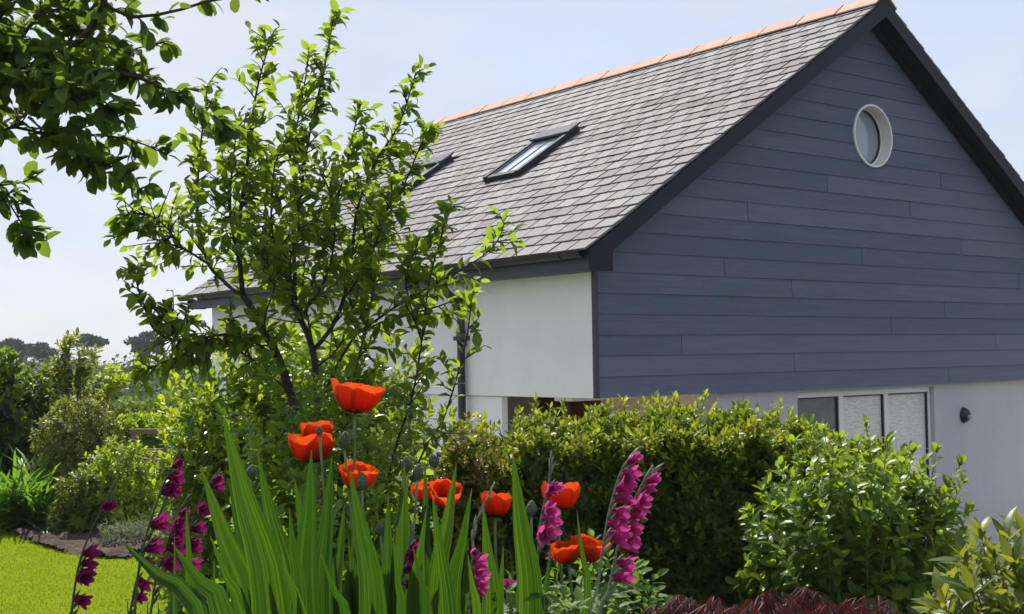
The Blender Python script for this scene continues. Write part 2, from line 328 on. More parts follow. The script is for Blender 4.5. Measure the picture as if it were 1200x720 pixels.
def petal_mat(name, cols, tcols, tw=0.5, streak=(14, 1, 1), rough=0.55, crumple=.22):
    """colour runs along the petal (uv v), with fine streaks across it"""
    m, nt, N, L, B = newmat(name)
    uv = N.new('ShaderNodeUVMap'); uv.uv_map = 'uv'; sp = N.new('ShaderNodeSeparateXYZ'); L.new(uv.outputs['UV'], sp.inputs[0])
    mp = N.new('ShaderNodeMapping'); mp.inputs['Scale'].default_value = streak; L.new(uv.outputs['UV'], mp.inputs['Vector'])
    n = noise(nt, 2.0, 4, 0.6, mp.outputs['Vector'])
    a = N.new('ShaderNodeMath'); a.operation = 'MULTIPLY_ADD'; a.inputs[1].default_value = crumple
    s2 = N.new('ShaderNodeMath'); s2.operation = 'SUBTRACT'; s2.inputs[1].default_value = crumple / 2
    L.new(n.outputs['Fac'], a.inputs[0]); L.new(sp.outputs['Y'], s2.inputs[0]); L.new(s2.outputs[0], a.inputs[2])
    r = ramp(nt, cols); r2 = ramp(nt, tcols); L.new(a.outputs[0], r.inputs['Fac']); L.new(a.outputs[0], r2.inputs['Fac'])
    L.new(r.outputs['Color'], B.inputs['Base Color']); B.inputs['Roughness'].default_value = rough; B.inputs['Specular IOR Level'].default_value = 0.25
    bp = N.new('ShaderNodeBump'); bp.inputs['Strength'].default_value = 0.9; bp.inputs['Distance'].default_value = 0.006
    L.new(n.outputs['Fac'], bp.inputs['Height']); L.new(bp.outputs['Normal'], B.inputs['Normal'])
    t = N.new('ShaderNodeBsdfTranslucent'); L.new(bp.outputs['Normal'], t.inputs['Normal']); L.new(r2.outputs['Color'], t.inputs['Color'])
    ms = N.new('ShaderNodeMixShader'); ms.inputs['Fac'].default_value = tw
    L.new(B.outputs[0], ms.inputs[1]); L.new(t.outputs[0], ms.inputs[2]); L.new(ms.outputs[0], N['Material Output'].inputs['Surface']); return m
M['poppy'] = petal_mat('poppy_petal', [(0.0, (0.02, 0.004, 0.006)), (0.20, (0.06, 0.006, 0.006)), (0.36, (0.44, 0.028, 0.006)), (0.7, (0.62, 0.050, 0.008)), (1.0, (0.74, 0.095, 0.014))],
                       [(0.0, (0.02, 0.002, 0.002)), (0.20, (0.07, 0.006, 0.004)), (0.38, (0.46, 0.026, 0.004)), (0.7, (0.70, 0.052, 0.006)), (1.0, (0.84, 0.11, 0.012))], 0.55, (26, 1.2, 1), crumple=.5)
M['magenta'] = petal_mat('magenta_petal', [(0.0, (0.46, 0.07, 0.18)), (0.45, (0.66, 0.04, 0.28)), (0.8, (0.74, 0.08, 0.36)), (1.0, (0.82, 0.26, 0.50))], [(0.0, (0.52, 0.06, 0.22)), (1.0, (0.86, 0.09, 0.44))], 0.45)
M['magenta_shaded'] = petal_mat('shaded_magenta_petal', [(0.0, (0.20, 0.014, 0.07)), (0.6, (0.30, 0.014, 0.13)), (1.0, (0.42, 0.035, 0.20))], [(0.0, (0.22, 0.014, 0.08)), (1.0, (0.42, 0.022, 0.19))], 0.4)  # magenta darkened: shade is put into the petal colour
M['bud'] = surf('poppy_bud', (0.10, 0.15, 0.075), (0.20, 0.25, 0.15), 60, 0.7, 0.9, 220, 0.2)
M['seed'] = surf('poppy_centre', (0.012, 0.008, 0.012), (0.05, 0.03, 0.05), 80, 0.8, 0.5, 200, 0.2)
def soil_mat():
    m, nt, N, L, B = newmat('soil')
    n = noise(nt, 9, 8, 0.7); r = ramp(nt, [(0.3, (0.018, 0.011, 0.008)), (0.55, (0.062, 0.035, 0.023)), (0.75, (0.125, 0.078, 0.052))]); L.new(n.outputs['Fac'], r.inputs['Fac'])
    L.new(r.outputs['Color'], B.inputs['Base Color']); B.inputs['Roughness'].default_value = 0.95
    bp = N.new('ShaderNodeBump'); bp.inputs['Strength'].default_value = 1.0; bp.inputs['Distance'].default_value = 0.05; L.new(n.outputs['Fac'], bp.inputs['Height']); L.new(bp.outputs['Normal'], B.inputs['Normal']); return m
M['soil'] = soil_mat()
def ground_mat():
    m, nt, N, L, B = newmat('ground')
    n = noise(nt, 2.5, 8, 0.7); r = ramp(nt, [(0.35, (0.035, 0.030, 0.016)), (0.55, (0.045, 0.062, 0.018)), (0.75, (0.07, 0.10, 0.022))]); L.new(n.outputs['Fac'], r.inputs['Fac'])
    L.new(r.outputs['Color'], B.inputs['Base Color']); B.inputs['Roughness'].default_value = 0.95
    bp = N.new('ShaderNodeBump'); bp.inputs['Strength'].default_value = 0.8; bp.inputs['Distance'].default_value = 0.05; L.new(n.outputs['Fac'], bp.inputs['Height']); L.new(bp.outputs['Normal'], B.inputs['Normal']); return m
M['ground'] = ground_mat()
M['lawn'] = surf('lawn', (0.115, 0.165, 0.005), (0.165, 0.21, 0.006), 3.5, 1.0, 0.6, 90, 0.05)

# ------------------------------------------------------------------ world and sun
SUN_AZ, SUN_EL = math.radians(-17), math.radians(50)
w = bpy.data.worlds.new('World'); sc.world = w; w.use_nodes = True
nt = w.node_tree; bg = nt.nodes['Background']
sky = nt.nodes.new('ShaderNodeTexSky'); sky.sky_type = 'NISHITA'; sky.sun_disc = False
sky.sun_elevation = SUN_EL; sky.sun_rotation = SUN_AZ % (2 * math.pi)
sky.altitude = 20; sky.air_density = 1.0; sky.dust_density = 0.7; sky.ozone_density = 1.0
tc = nt.nodes.new('ShaderNodeTexCoord'); mp = nt.nodes.new('ShaderNodeMapping'); mp.inputs['Scale'].default_value = (1.3, 1.3, 4.0)
mp.inputs['Location'].default_value = (0.7, 0.2, 0.35)
nt.links.new(tc.outputs['Generated'], mp.inputs['Vector'])
cn = nt.nodes.new('ShaderNodeTexNoise'); cn.inputs['Scale'].default_value = 1.9; cn.inputs['Detail'].default_value = 7; cn.inputs['Roughness'].default_value = 0.55
nt.links.new(mp.outputs['Vector'], cn.inputs['Vector'])
cr = ramp(nt, [(0.36, (0.74, 0.74, 0.74)), (0.70, (0.97, 0.97, 0.97))]); nt.links.new(cn.outputs['Fac'], cr.inputs['Fac'])
veil = nt.nodes.new('ShaderNodeMixRGB'); veil.blend_type = 'MIX'; veil.inputs['Color2'].default_value = (3.75, 4.1, 5.0, 1)
nt.links.new(cr.outputs['Color'], veil.inputs['Fac']); nt.links.new(sky.outputs['Color'], veil.inputs['Color1'])
c2 = nt.nodes.new('ShaderNodeTexNoise'); c2.inputs['Scale'].default_value = 3.1; c2.inputs['Detail'].default_value = 8; c2.inputs['Roughness'].default_value = 0.6
mp2 = nt.nodes.new('ShaderNodeMapping'); mp2.inputs['Scale'].default_value = (1.0, 1.0, 3.2); mp2.inputs['Location'].default_value = (2.3, 0.4, 0.1)
nt.links.new(tc.outputs['Generated'], mp2.inputs['Vector']); nt.links.new(mp2.outputs['Vector'], c2.inputs['Vector'])
cr2 = ramp(nt, [(0.44, (0, 0, 0)), (0.70, (0.8, 0.8, 0.8))]); nt.links.new(c2.outputs['Fac'], cr2.inputs['Fac'])
cl2 = nt.nodes.new('ShaderNodeMixRGB'); cl2.inputs['Color2'].default_value = (4.75, 4.8, 5.0, 1); nt.links.new(cr2.outputs['Color'], cl2.inputs['Fac']); nt.links.new(veil.outputs['Color'], cl2.inputs['Color1'])
nt.links.new(cl2.outputs['Color'], bg.inputs['Color']); bg.inputs['Strength'].default_value = 0.10
sl = bpy.data.lights.new('sun', 'SUN'); sl.energy = 4.3; sl.angle = math.radians(0.5); sl.color = (1.0, 0.95, 0.86)
so = bpy.data.objects.new('sun', sl); COL.objects.link(so)
sd = Vector((math.sin(SUN_AZ) * math.cos(SUN_EL), math.cos(SUN_AZ) * math.cos(SUN_EL), math.sin(SUN_EL)))
so.rotation_euler = sd.to_track_quat('Z', 'Y').to_euler(); so.location = (0, 0, 30)
sc.view_settings.view_transform = 'Standard'; sc.view_settings.look = 'None'; sc.view_settings.gamma = 1; sc.view_settings.exposure = 0.8
sc.render.engine = 'CYCLES'; sc.cycles.max_bounces = 8; sc.cycles.transparent_max_bounces = 8; sc.cycles.volume_bounces = 0
sc.cycles.use_denoising = True; sc.cycles.sample_clamp_indirect = 6

# ------------------------------------------------------------------ ground, lawn, soil
def sheet(name, xs, ys, fz, mat, keep=None, kind='structure'):
    X, Y = np.meshgrid(xs, ys); Z = fz(X, Y); nx, ny = len(xs), len(ys)
    V = np.stack([X, Y, Z], -1).reshape(-1, 3); i = np.arange(nx - 1)[None] + np.arange(ny - 1)[:, None] * nx
    q = np.stack([i, i + 1, i + nx + 1, i + nx], -1).reshape(-1, 4)
    if keep is not None:
        c = V[q].mean(1); q = q[keep(c[:, 0], c[:, 1])]
    o = link(name, quick_mesh(name, V, [q], True), mat); return tag(o, kind=kind)
t = np.linspace(-1, 1, 241); ax = np.sign(t) * (14 * np.abs(t) + 386 * np.abs(t) ** 5)
g_ = sheet('ground', ax, ax + 7, lambda x, y: gz(x, y), M['ground']); tag(g_, 'rough soil and grass ground of the garden', 'ground')

# lawn outline in world x, y (far edge curves along the planted bed)
def gp(px, py, z=0.0):
    r = at(px, py, 1.0) - EYE; k = (z - EYE[2]) / r[2]; p = EYE + r * k; return p[0], p[1]
LAWN = [gp(-120, 605), gp(0, 619), gp(40, 637), gp(75, 650), gp(110, 655), gp(150, 656), gp(240, 651), gp(300, 655), (-1.25, 6.6), (-1.05, 5.4), (-1.3, 4.0), (-3.4, 3.4), (-7.5, 4.5), (-8.5, 9.0)]
def inside(x, y, poly):
    x = np.asarray(x); y = np.asarray(y); r = np.zeros(x.shape, bool); n = len(poly)
    for i in range(n):
        (x0, y0), (x1, y1) = poly[i], poly[(i + 1) % n]
        c = ((y0 > y) != (y1 > y)) & (x < (x1 - x0) * (y - y0) / (y1 - y0 + 1e-12) + x0); r ^= c
    return r
lw = sheet('lawn', np.arange(-8.6, -0.9, 0.06), np.arange(3.3, 11.5, 0.06), lambda x, y: gz(x, y) + 0.012, M['lawn'], lambda x, y: inside(x, y, LAWN))
tag(lw, 'smooth sunlit mown lawn', 'lawn')
n = 90000; gx = U(-4.6, -0.95, n); gy = U(5.6, 10.8, n); k = inside(gx, gy, LAWN); gx, gy = gx[k], gy[k]; n = len(gx)
P = np.stack([gx, gy, gz(gx, gy) + 0.008], 1); D = np.stack([U(-0.5, 0.5, n), U(-0.5, 0.5, n), np.ones(n)], 1)
me = leaf_mesh('grass', P, D, U(-1, 1, (n, 3)) * np.array([1, 1, 0.2]), U(0.010, 0.024, n), 0.005, 'simple', 0, 0.4)
tag(link('grass', me, M['grass']), 'short sunlit grass blades of the lawn', 'grass', kind='stuff')

M['bounce_sheet'] = surf('pale_bounce_sheet', (0.40, 0.37, 0.33), (0.52, 0.49, 0.44), 4, 0.9, 0.3, 40, 0.2)  # pale ground added, mostly hidden, to bounce light onto side wall and porch
def add_bounce_sheet():
    uu = np.arange(-2.3, 9.01, 0.15); vv = np.arange(-2.3, 8.51, 0.15); U_, V_ = np.meshgrid(uu, vv)
    X = HC[0] + U_ * HX[0] + V_ * HY[0]; Y = HC[1] + U_ * HX[1] + V_ * HY[1]; V3 = np.stack([X, Y, gz(X, Y) + 0.02], -1).reshape(-1, 3); nx, ny = len(uu), len(vv)
    i = np.arange(nx - 1)[None] + np.arange(ny - 1)[:, None] * nx; q = np.stack([i, i + 1, i + nx + 1, i + nx], -1).reshape(-1, 4)
    cu = U_.ravel()[q].mean(1); cv = V_.ravel()[q].mean(1); q = q[(cu < 1.4) & (cv < 4.4) | (cu < -0.0) | (cv < 0.0)]
    tag(link('bounce_sheet', quick_mesh('bounce_sheet', V3, [q], True), M['bounce_sheet']), 'pale ground sheet added to bounce sunlight onto the house', 'bounce_sheet', kind='structure')
add_bounce_sheet()
def soil_bed():
    xs = np.arange(-4.6, -2.2, 0.035); ys = np.arange(8.2, 11.2, 0.035)
    nz = {}
    def fz(x, y):
        h = 0.022 + 0.022 * np.sin(9.1 * x + 2 * np.sin(7 * y)) * np.sin(8.3 * y + 1.3) + np.abs(RNG.normal(0, 0.016, x.shape))
        return gz(x, y) + h
    bed = [gp(-60, 607), gp(0, 622), gp(40, 640), gp(78, 652), gp(112, 657), gp(150, 658), gp(175, 640), gp(150, 608), gp(60, 598), gp(-60, 596)]
    o = sheet('soil_bed', xs, ys, fz, M['soil'], lambda x, y: inside(x, y, bed)); tag(o, 'dark brown dug soil at the lawn edge', 'soil')
soil_bed()

# ------------------------------------------------------------------ house
GL = 0.255                                                        # z of the rake line at x = 0 is 1.255
hm = Matrix([[HX[0], HY[0], 0, HC[0]], [HX[1], HY[1], 0, HC[1]], [0, 0, 1, HC[2]], [0, 0, 0, 1]])
house = empty('house', (0, 0, 0), 'white rendered house with slate roof and blue grey boarded gable', 'house')
house.matrix_world = hm @ Matrix.Translation((0, 0, GROUND_H))
OFF = np.array([0, 0, GROUND_H])
def part(mb, name, mat, parent=house, smooth=None):
    return mb.build(name, mat, parent, smooth, OFF)
SL, W_, LEN = 0.662, 7.0, 6.7
zr = lambda x: 1.255 + SL * min(x, W_ - x)                        # underside of slates
RC, RR = (3.52, 2.336), 0.297                                      # round window
def hole_side(side, z0, z1, xedge, r, n=14):
    """polygon between the outer edge function and the arc, for z0..z1, on side -1 (left) or +1"""
    zs = sorted(set([z0, z1] + [z for z in np.linspace(RC[1] - r, RC[1] + r, 33) if z0 < z < z1]))
    arc = [(RC[0] + side * math.sqrt(max(r * r - (z - RC[1]) ** 2, 0)), z) for z in zs]
    return arc
def slab_poly(z0, z1, xl0, xl1, xr0, xr1, hole):
    """pieces (list of x-z polygons, ccw) of a board with slanted ends, cut round the hole"""
    if not hole or z1 <= RC[1] - RR or z0 >= RC[1] + RR or xr0 < RC[0] - RR or xl0 > RC[0] + RR:
        return [[(xl0, z0), (xr0, z0), (xr1, z1), (xl1, z1)]]
    L_ = hole_side(-1, z0, z1, None, RR); R_ = hole_side(1, z0, z1, None, RR); out = []
    if xl0 < RC[0]: out.append([(xl0, z0)] + L_ + [(xl1, z1)])
    if xr0 > RC[0]: out.append([(xr0, z0), (xr1, z1)] + R_[::-1])
    return out
# walls
mb = MB(); mb.box(-0.02, 0.22, 0.0, LEN, 0.0, 1.20); mb.box(0.0, 0.06, 1.16, LEN, GROUND_H, -0.006)
mb.box(W_ - 0.22, W_, 0.252, LEN, GROUND_H, 1.2)
part(mb, 'side_wall', M['render'])
mb = MB(); mb.prism_y([(0.22, GROUND_H), (W_ - 0.22, GROUND_H), (W_ - 0.22, 1.2), (W_ - 0.1, 1.25), (3.5, zr(3.5) - 0.03), (0.1, 1.25), (0.22, 1.2)], LEN - 0.22, LEN)
part(mb, 'rear_wall', M['render'])
mb = MB()
zt = zr(3.5) - 0.05
for sgn in (-1, 1):
    arc = hole_side(sgn, 0.012, zt, None, RR)
    if sgn < 0: poly = [(0.22, 0.012)] + arc + [(0.22, zr(0.22) - 0.05)]
    else: poly = [(W_ - 0.22, 0.012), (W_ - 0.22, zr(W_ - 0.22) - 0.05)] + arc[::-1]
    mb.prism_y(poly, 0.012, 0.2)
part(mb, 'gable_wall', M['render'])
# cladding boards
joints = {9: [1.75], 10: [4.09], 8: [4.95], 7: [3.31], 6: [1.44, 6.01], 5: [2.30], 4: [4.62], 3: [3.73], 2: [0.92, 5.52], 1: [2.31], 0: [4.66], 11: [2.83], 12: [4.62]}
mb = MB()
for r in range(21):
    z0, z1 = 0.16 * r + 0.0, 0.16 * r + 0.163
    lim = lambda z: (0.014 if z < zr(0.02) - 0.1 else (z - 1.255 + 0.1) / SL, W_ if z < zr(0.02) - 0.1 else W_ - (z - 1.255 + 0.1) / SL)
    if z1 > zr(3.5) - 0.12: continue
    cuts = [None] + sorted(joints.get(r, [])) + [None]
    for a, b in zip(cuts[:-1], cuts[1:]):
        xl0, xr0 = lim(z0); xl1, xr1 = lim(z1)
        if a is not None: xl0 = xl1 = a + 0.003
        if b is not None: xr0 = xr1 = b - 0.003
        for poly in slab_poly(z0, z1, xl0, xl1, xr0, xr1, True):
            n = len(poly); vs = []; j = random.uniform(-0.001, 0.001)
            for yk in (0, 1):
                for x, z in poly:
                    tt = (z - z0) / (z1 - z0); out = -0.022 + 0.009 * tt + j
                    vs.append((x, out if yk == 0 else out + 0.011, z))
            fs = [tuple(range(n)), tuple(range(2 * n - 1, n - 1, -1))] + [(i, i + n, (i + 1) % n + n, (i + 1) % n) for i in range(n)]
            mb.add(vs, fs)
part(mb, 'cladding', M['clad'])
mb = MB(); mb.box(-0.024, 0.012, -0.034, -0.001, 0.0, 0.955); part(mb, 'corner_trim', M['fascia'])
# ground floor under the gable
wx0, wx1, wz0, wz1 = 2.40, 4.47, -1.25, -0.03
mb = MB(); y0, y1 = 0.03, 0.25
mb.box(1.37, wx0, y0, y1, GROUND_H, -0.002); mb.box(wx1, W_, y0, y1, GROUND_H, -0.002)
mb.box(wx0, wx1, y0, y1, GROUND_H, wz0); mb.box(wx0, wx1, y0, y1, wz1, -0.002)
part(mb, 'ground_floor_wall', M['render_shaded'])
mb = MB(); mb.box(0.0, 1.36, 0.02, 4.4, 0.002, 0.010); part(mb, 'porch_ceiling', M['porch_render'])
mb = MB(); mb.box(1.40, 1.6, 0.252, 4.4, GROUND_H, -0.002); mb.box(0.22, 1.4, 4.2, 4.4, GROUND_H, -0.002); mb.box(1.37, 1.42, 0.25, 0.2515, GROUND_H, -0.002)
part(mb, 'porch_wall', M['porch_render'])
mb = MB(); mb.box(0.3, 1.40, 0.62, 0.84, -0.045, 0.001); part(mb, 'porch_beam', M['white'])
mb = MB(); mb.box(1.36, 1.398, 1.48, 2.35, GROUND_H, -0.01)
for q in range(5): mb.box(1.352, 1.3602, 1.50 + q * 0.17, 1.645 + q * 0.17, GROUND_H + 0.1, -0.06)
dr = part(mb, 'door', M['door']); bev(dr)
mb = MB(); mb.box(1.349, 1.353, 1.86, 2.0, -0.9, -0.09); part(mb, 'door_pane', M['glass_dark'], dr)
mb = MB(); mb.tube([(1.33, 2.2, -1.2), (1.30, 2.2, -1.2), (1.30, 2.08, -1.2)], 0.012); part(mb, 'handle', M['metal2'], dr)
# window strip
mb = MB(); fy0, fy1 = 0.075, 0.135; fw = 0.05
mull = [3.07, 3.755]
mb.box(wx0, wx1, fy0, fy1, wz1 - fw, wz1); mb.box(wx0, wx1, fy0, fy1, wz0, wz0 + fw)
mb.box(wx0, wx0 + 0.035, fy0, fy1, wz0 + fw, wz1 - fw); mb.box(wx1 - 0.035, wx1, fy0, fy1, wz0 + fw, wz1 - fw)
for m_ in mull: mb.box(m_ - 0.032, m_ + 0.032, fy0 - 0.003, fy1, wz0 + fw, wz1 - fw)
wf = part(mb, 'window', M['white']); bev(wf)
mb = MB(); mb.box(wx0 - 0.02, wx1 + 0.02, -0.01, 0.07, wz0 - 0.05, wz0); part(mb, 'sill', M['white'], wf)
xs_ = [wx0 + 0.035] + sum([[m_ - 0.032, m_ + 0.032] for m_ in mull], []) + [wx1 - 0.035]
for i, g in enumerate(('glass_dark', 'glass_reflection', 'glass_reflection')):
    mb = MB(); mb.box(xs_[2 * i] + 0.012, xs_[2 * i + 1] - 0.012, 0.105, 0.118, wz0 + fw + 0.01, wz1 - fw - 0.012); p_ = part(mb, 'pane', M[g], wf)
    p_['label'] = ('dark grey pane with faint painted reflections', 'middle pane painted with the reflection of a bright rough wall', 'pane at the right end painted with a bright wall reflection')[i]
    mb = MB(); a, b, c, d_ = xs_[2 * i], xs_[2 * i + 1], wz0 + fw, wz1 - fw
    mb.box(a, a + 0.012, 0.085, 0.122, c, d_); mb.box(b - 0.014, b, 0.085, 0.122, c, d_); mb.box(a + 0.012, b - 0.014, 0.085, 0.122, d_ - 0.012, d_); mb.box(a + 0.012, b - 0.014, 0.085, 0.122, c, c + 0.012)
    part(mb, 'gasket', M['black'], wf)
# wall lamps: half-dome bulkheads
for lx, lz in ((4.97, -0.33), (2.02, -0.27)):
    mb = MB(); n = 14
    prof = []
    for j in range(8):
        a = j / 7 * math.pi / 2; prof.append((0.062 * math.cos(a), 0.075 * math.sin(a)))
    mb.lathe([(0.066, -0.004), (0.066, 0.004)] + prof, 18, Matrix.Translation((lx, 0.028, lz)) @ Matrix.Rotation(math.pi / 2, 4, 'X') @ Matrix.Scale(1.25, 4, (0, 1, 0)))
    lp = part(mb, 'wall_lamp', M['black'], house, True)
    mb = MB(); mb.lathe([(0.0001, 0.080), (0.026, 0.078), (0.036, 0.066)], 14, Matrix.Translation((lx, 0.03, lz - 0.02)) @ Matrix.Rotation(math.pi / 2, 4, 'X')); part(mb, 'lens', M['glass_dark'], lp, True)
# round window
def ring(mb, r0, r1, y0, y1, n=56):
    vs = []
    for r, y in ((r0, y0), (r1, y0), (r1, y1), (r0, y1)):
        vs += [(RC[0] + r * math.cos(2 * math.pi * k / n), y, RC[1] + r * math.sin(2 * math.pi * k / n)) for k in range(n)]
    fs = []
    for i in range(4):
        for k in range(n):
            a, b = i * n + k, i * n + (k + 1) % n; c, d = ((i + 1) % 4) * n + (k + 1) % n, ((i + 1) % 4) * n + k
            fs.append((a, b, c, d))
    return mb.add(vs, fs)
mb = MB(); ring(mb, 0.2775, 0.2965, -0.036, 0.19); rw = part(mb, 'round_window', M['white'], house); bev(rw, 0.003)
mb = MB(); ring(mb, 0.264, 0.2772, 0.075, 0.13); part(mb, 'inner_frame', M['white'], rw)
mb = MB(); ring(mb, 0.254, 0.2635, 0.08, 0.12); part(mb, 'gasket', M['black'], rw)
mb = MB(); n = 56; mb.add([(RC[0] + 0.2535 * math.cos(2 * math.pi * k / n), 0.098, RC[1] + 0.2535 * math.sin(2 * math.pi * k / n)) for k in range(n)], [tuple(range(n))])
part(mb, 'glass', M['glass_round'], rw)
# eaves: fascia, soffit, gutter, downpipe
Y0, Y1 = -0.2, 6.92
for sx in (0, 1):
    fx = lambda x: x if sx == 0 else W_ - x
    def bx(mb, a, b, *r): a, b = sorted((fx(a), fx(b))); mb.box(a, b, *r)
    mb = MB(); bx(mb, -0.20, -0.182, -0.196, Y1, 0.950, 1.105); part(mb, 'fascia', M['fascia'])
    mb = MB(); bx(mb, -0.181, -0.021, -0.197, Y1, 0.955, 0.967); part(mb, 'soffit', M['fascia'])
    mb = MB(); prof = [(fx(-0.255 + 0.052 * math.cos(a)), 1.098 + 0.055 * math.sin(a)) for a in np.linspace(math.pi, 2 * math.pi, 11)]
    prof2 = [(fx(-0.255 + 0.047 * math.cos(a)), 1.098 + 0.050 * math.sin(a)) for a in np.linspace(2 * math.pi, math.pi, 11)]
    if sx == 0: prof = prof; 
    mb.prism_y(prof + prof2, -0.17, 7.04)
    gt = part(mb, 'gutter', M['black'])
    for yy in np.arange(0.05, 6.9, 0.9):
        mb = MB()
        pr = [(fx(-0.255 + 0.058 * math.cos(a)), 1.098 + 0.061 * math.sin(a)) for a in np.linspace(math.pi, 2 * math.pi, 11)] + [(fx(-0.255 + 0.053 * math.cos(a)), 1.098 + 0.056 * math.sin(a)) for a in np.linspace(2 * math.pi, math.pi, 11)]
        mb.prism_y(pr, yy, yy + 0.03); part(mb, 'gutter_bracket', M['black'], gt)
mb = MB(); py = 1.62
mb.lathe([(0.02, -0.05), (0.045, -0.04), (0.05, 0.06)], 12, Matrix.Translation((-0.255, py, 1.02)))
mb.tube(spline([(-0.255, py, 1.0), (-0.255, py, 0.93), (-0.20, py, 0.86), (-0.10, py, 0.80), (-0.075, py, 0.74), (-0.075, py, 0.5)], 18), 0.034, 12)
mb.tube([(-0.075, py, 0.5), (-0.075, py, GROUND_H + 0.05)], 0.034, 12)
mb.tube([(-0.075, py, 0.56), (-0.075, py, 0.46)], 0.041, 12)
dp = part(mb, 'downpipe', M['black'], house, True)
for zz in (0.47, -0.6, -1.6):
    mb = MB(); mb.box(-0.118, -0.021 if zz > 0 else 0.0, py - 0.055, py + 0.055, zz, zz + 0.035); part(mb, 'pipe_clip', M['black'], dp)
# bargeboards and verge soffits, both gables
for (ya, yb, sa, sb) in ((-0.222, -0.2, -0.199, -0.028), (Y1, Y1 + 0.022, LEN + 0.01, Y1 - 0.001)):
    up = lambda x: 1.252 + SL * x; lo = lambda x: 1.102 + SL * x
    for sx in (0, 1):
        poly = [(-0.222, 0.948), (0.0, 0.948), (0.0, lo(0)), (3.499, lo(3.499)), (3.499, up(3.499)), (-0.222, up(-0.222))]
        mb = MB()
        if sx: poly = [(W_ - x, z) for x, z in poly][::-1]
        mb.prism_y(poly, ya, yb); part(mb, 'bargeboard', M['barge'])
        sp_ = [(0.03, lo(0.03) + 0.012), (3.498, lo(3.498) + 0.012), (3.498, lo(3.498) + 0.03), (0.03, lo(0.03) + 0.03)]
        if sx: sp_ = [(W_ - x, z) for x, z in sp_][::-1]
        mb = MB(); mb.prism_y(sp_, sa, sb); part(mb, 'verge_soffit', M['barge'])
        ob = [(0.10, lo(0.1) - 0.075), (3.44, lo(3.44) - 0.075), (3.498, lo(3.498) + 0.004), (0.0, lo(0.0) + 0.004)]
        ob = [(0.06, lo(0.06) - 0.05), (3.498, lo(3.498) - 0.05), (3.498, lo(3.498) + 0.011), (0.06, lo(0.06) + 0.011)]
        if sx: ob = [(W_ - x, z) for x, z in ob][::-1]
        if ya < 0:
            mb = MB(); mb.prism_y(ob, -0.085, -0.03); part(mb, 'rake_board', M['barge'])
# roof deck + slates
CS = 1 / math.sqrt(1 + SL * SL); SN = SL * CS; SLEN = 3.755 / CS
def rp(side, s, y, h):          # point on the roof: s up the slope from the eave at x=-.255, h above the deck
    x = -0.255 + s * CS - h * SN; z = 1.255 + SL * (-0.255) + s * SN + h * CS
    return (x if side == 0 else W_ - x, y, z)
mb = MB(); 
for side in (0, 1):
    a = [rp(side, 0.02, Y0 + 0.01, 0.0), rp(side, SLEN - 0.01, Y0 + 0.01, 0.0), rp(side, SLEN - 0.01, Y1, 0.0), rp(side, 0.02, Y1, 0.0)]
    b = [(p[0], p[1], p[2] + 0.006) for p in a]
    mb.add(a + b, [(3, 2, 1, 0), (4, 5, 6, 7), (0, 1, 5, 4), (1, 2, 6, 5), (2, 3, 7, 6), (3, 0, 4, 7)])
part(mb, 'roof_deck', M['barge'])
EXPO, SWD = 0.165, 0.215
SKY = [(2.36, 2.94), (4.56, 5.18)]; SK0, SK1 = 1.76, 2.70
mb = MB()
for side in (0, 1):
    rows = int(SLEN / EXPO)
    for r in range(rows):
        s0 = r * EXPO; s1 = min(s0 + EXPO * 2.05, SLEN - 0.004); y = Y0 - 0.012 - (SWD / 2 if r % 2 else 0) + random.uniform(-0.01, 0.01)
        while y < Y1 + 0.02:
            wd = SWD + random.uniform(-0.012, 0.012); ya, yb = max(y, Y0 - 0.012 + random.uniform(-0.004, 0.004)), min(y + wd - random.uniform(0.017, 0.023), Y1 + 0.02); y += wd
            if yb - ya < 0.03: continue
            hit = False
            if side == 0:
                for a, b in SKY:
                    if s0 < SK1 - 0.05 and s0 + EXPO > SK0 + 0.1 and yb > a + 0.02 and ya < b - 0.02:
                        if ya < a - 0.03: yb = a
                        elif yb > b + 0.03: ya = b
                        else: hit = True
            if hit: continue
            h0 = 0.028 + random.uniform(0, 0.004); h1 = 0.009; th = 0.015; dj = random.uniform(-0.005, 0.005); tw = random.uniform(-0.002, 0.002)
            sa = s0 + dj
            q = [rp(side, sa, ya, h0 + tw), rp(side, sa, yb, h0 - tw), rp(side, s1, yb, h1), rp(side, s1, ya, h1)]
            p = [rp(side, sa, ya, h0 - th + tw), rp(side, sa, yb, h0 - th - tw), rp(side, s1, yb, h1 - 0.006), rp(side, s1, ya, h1 - 0.006)]
            fs = [(0, 1, 2, 3), (7, 6, 5, 4), (0, 4, 5, 1), (1, 5, 6, 2), (2, 6, 7, 3), (3, 7, 4, 0)]
            if side == 0: fs = [f[::-1] for f in fs]
            mb.add(q + p, fs)
slates = part(mb, 'roof_slates', M['slate'])
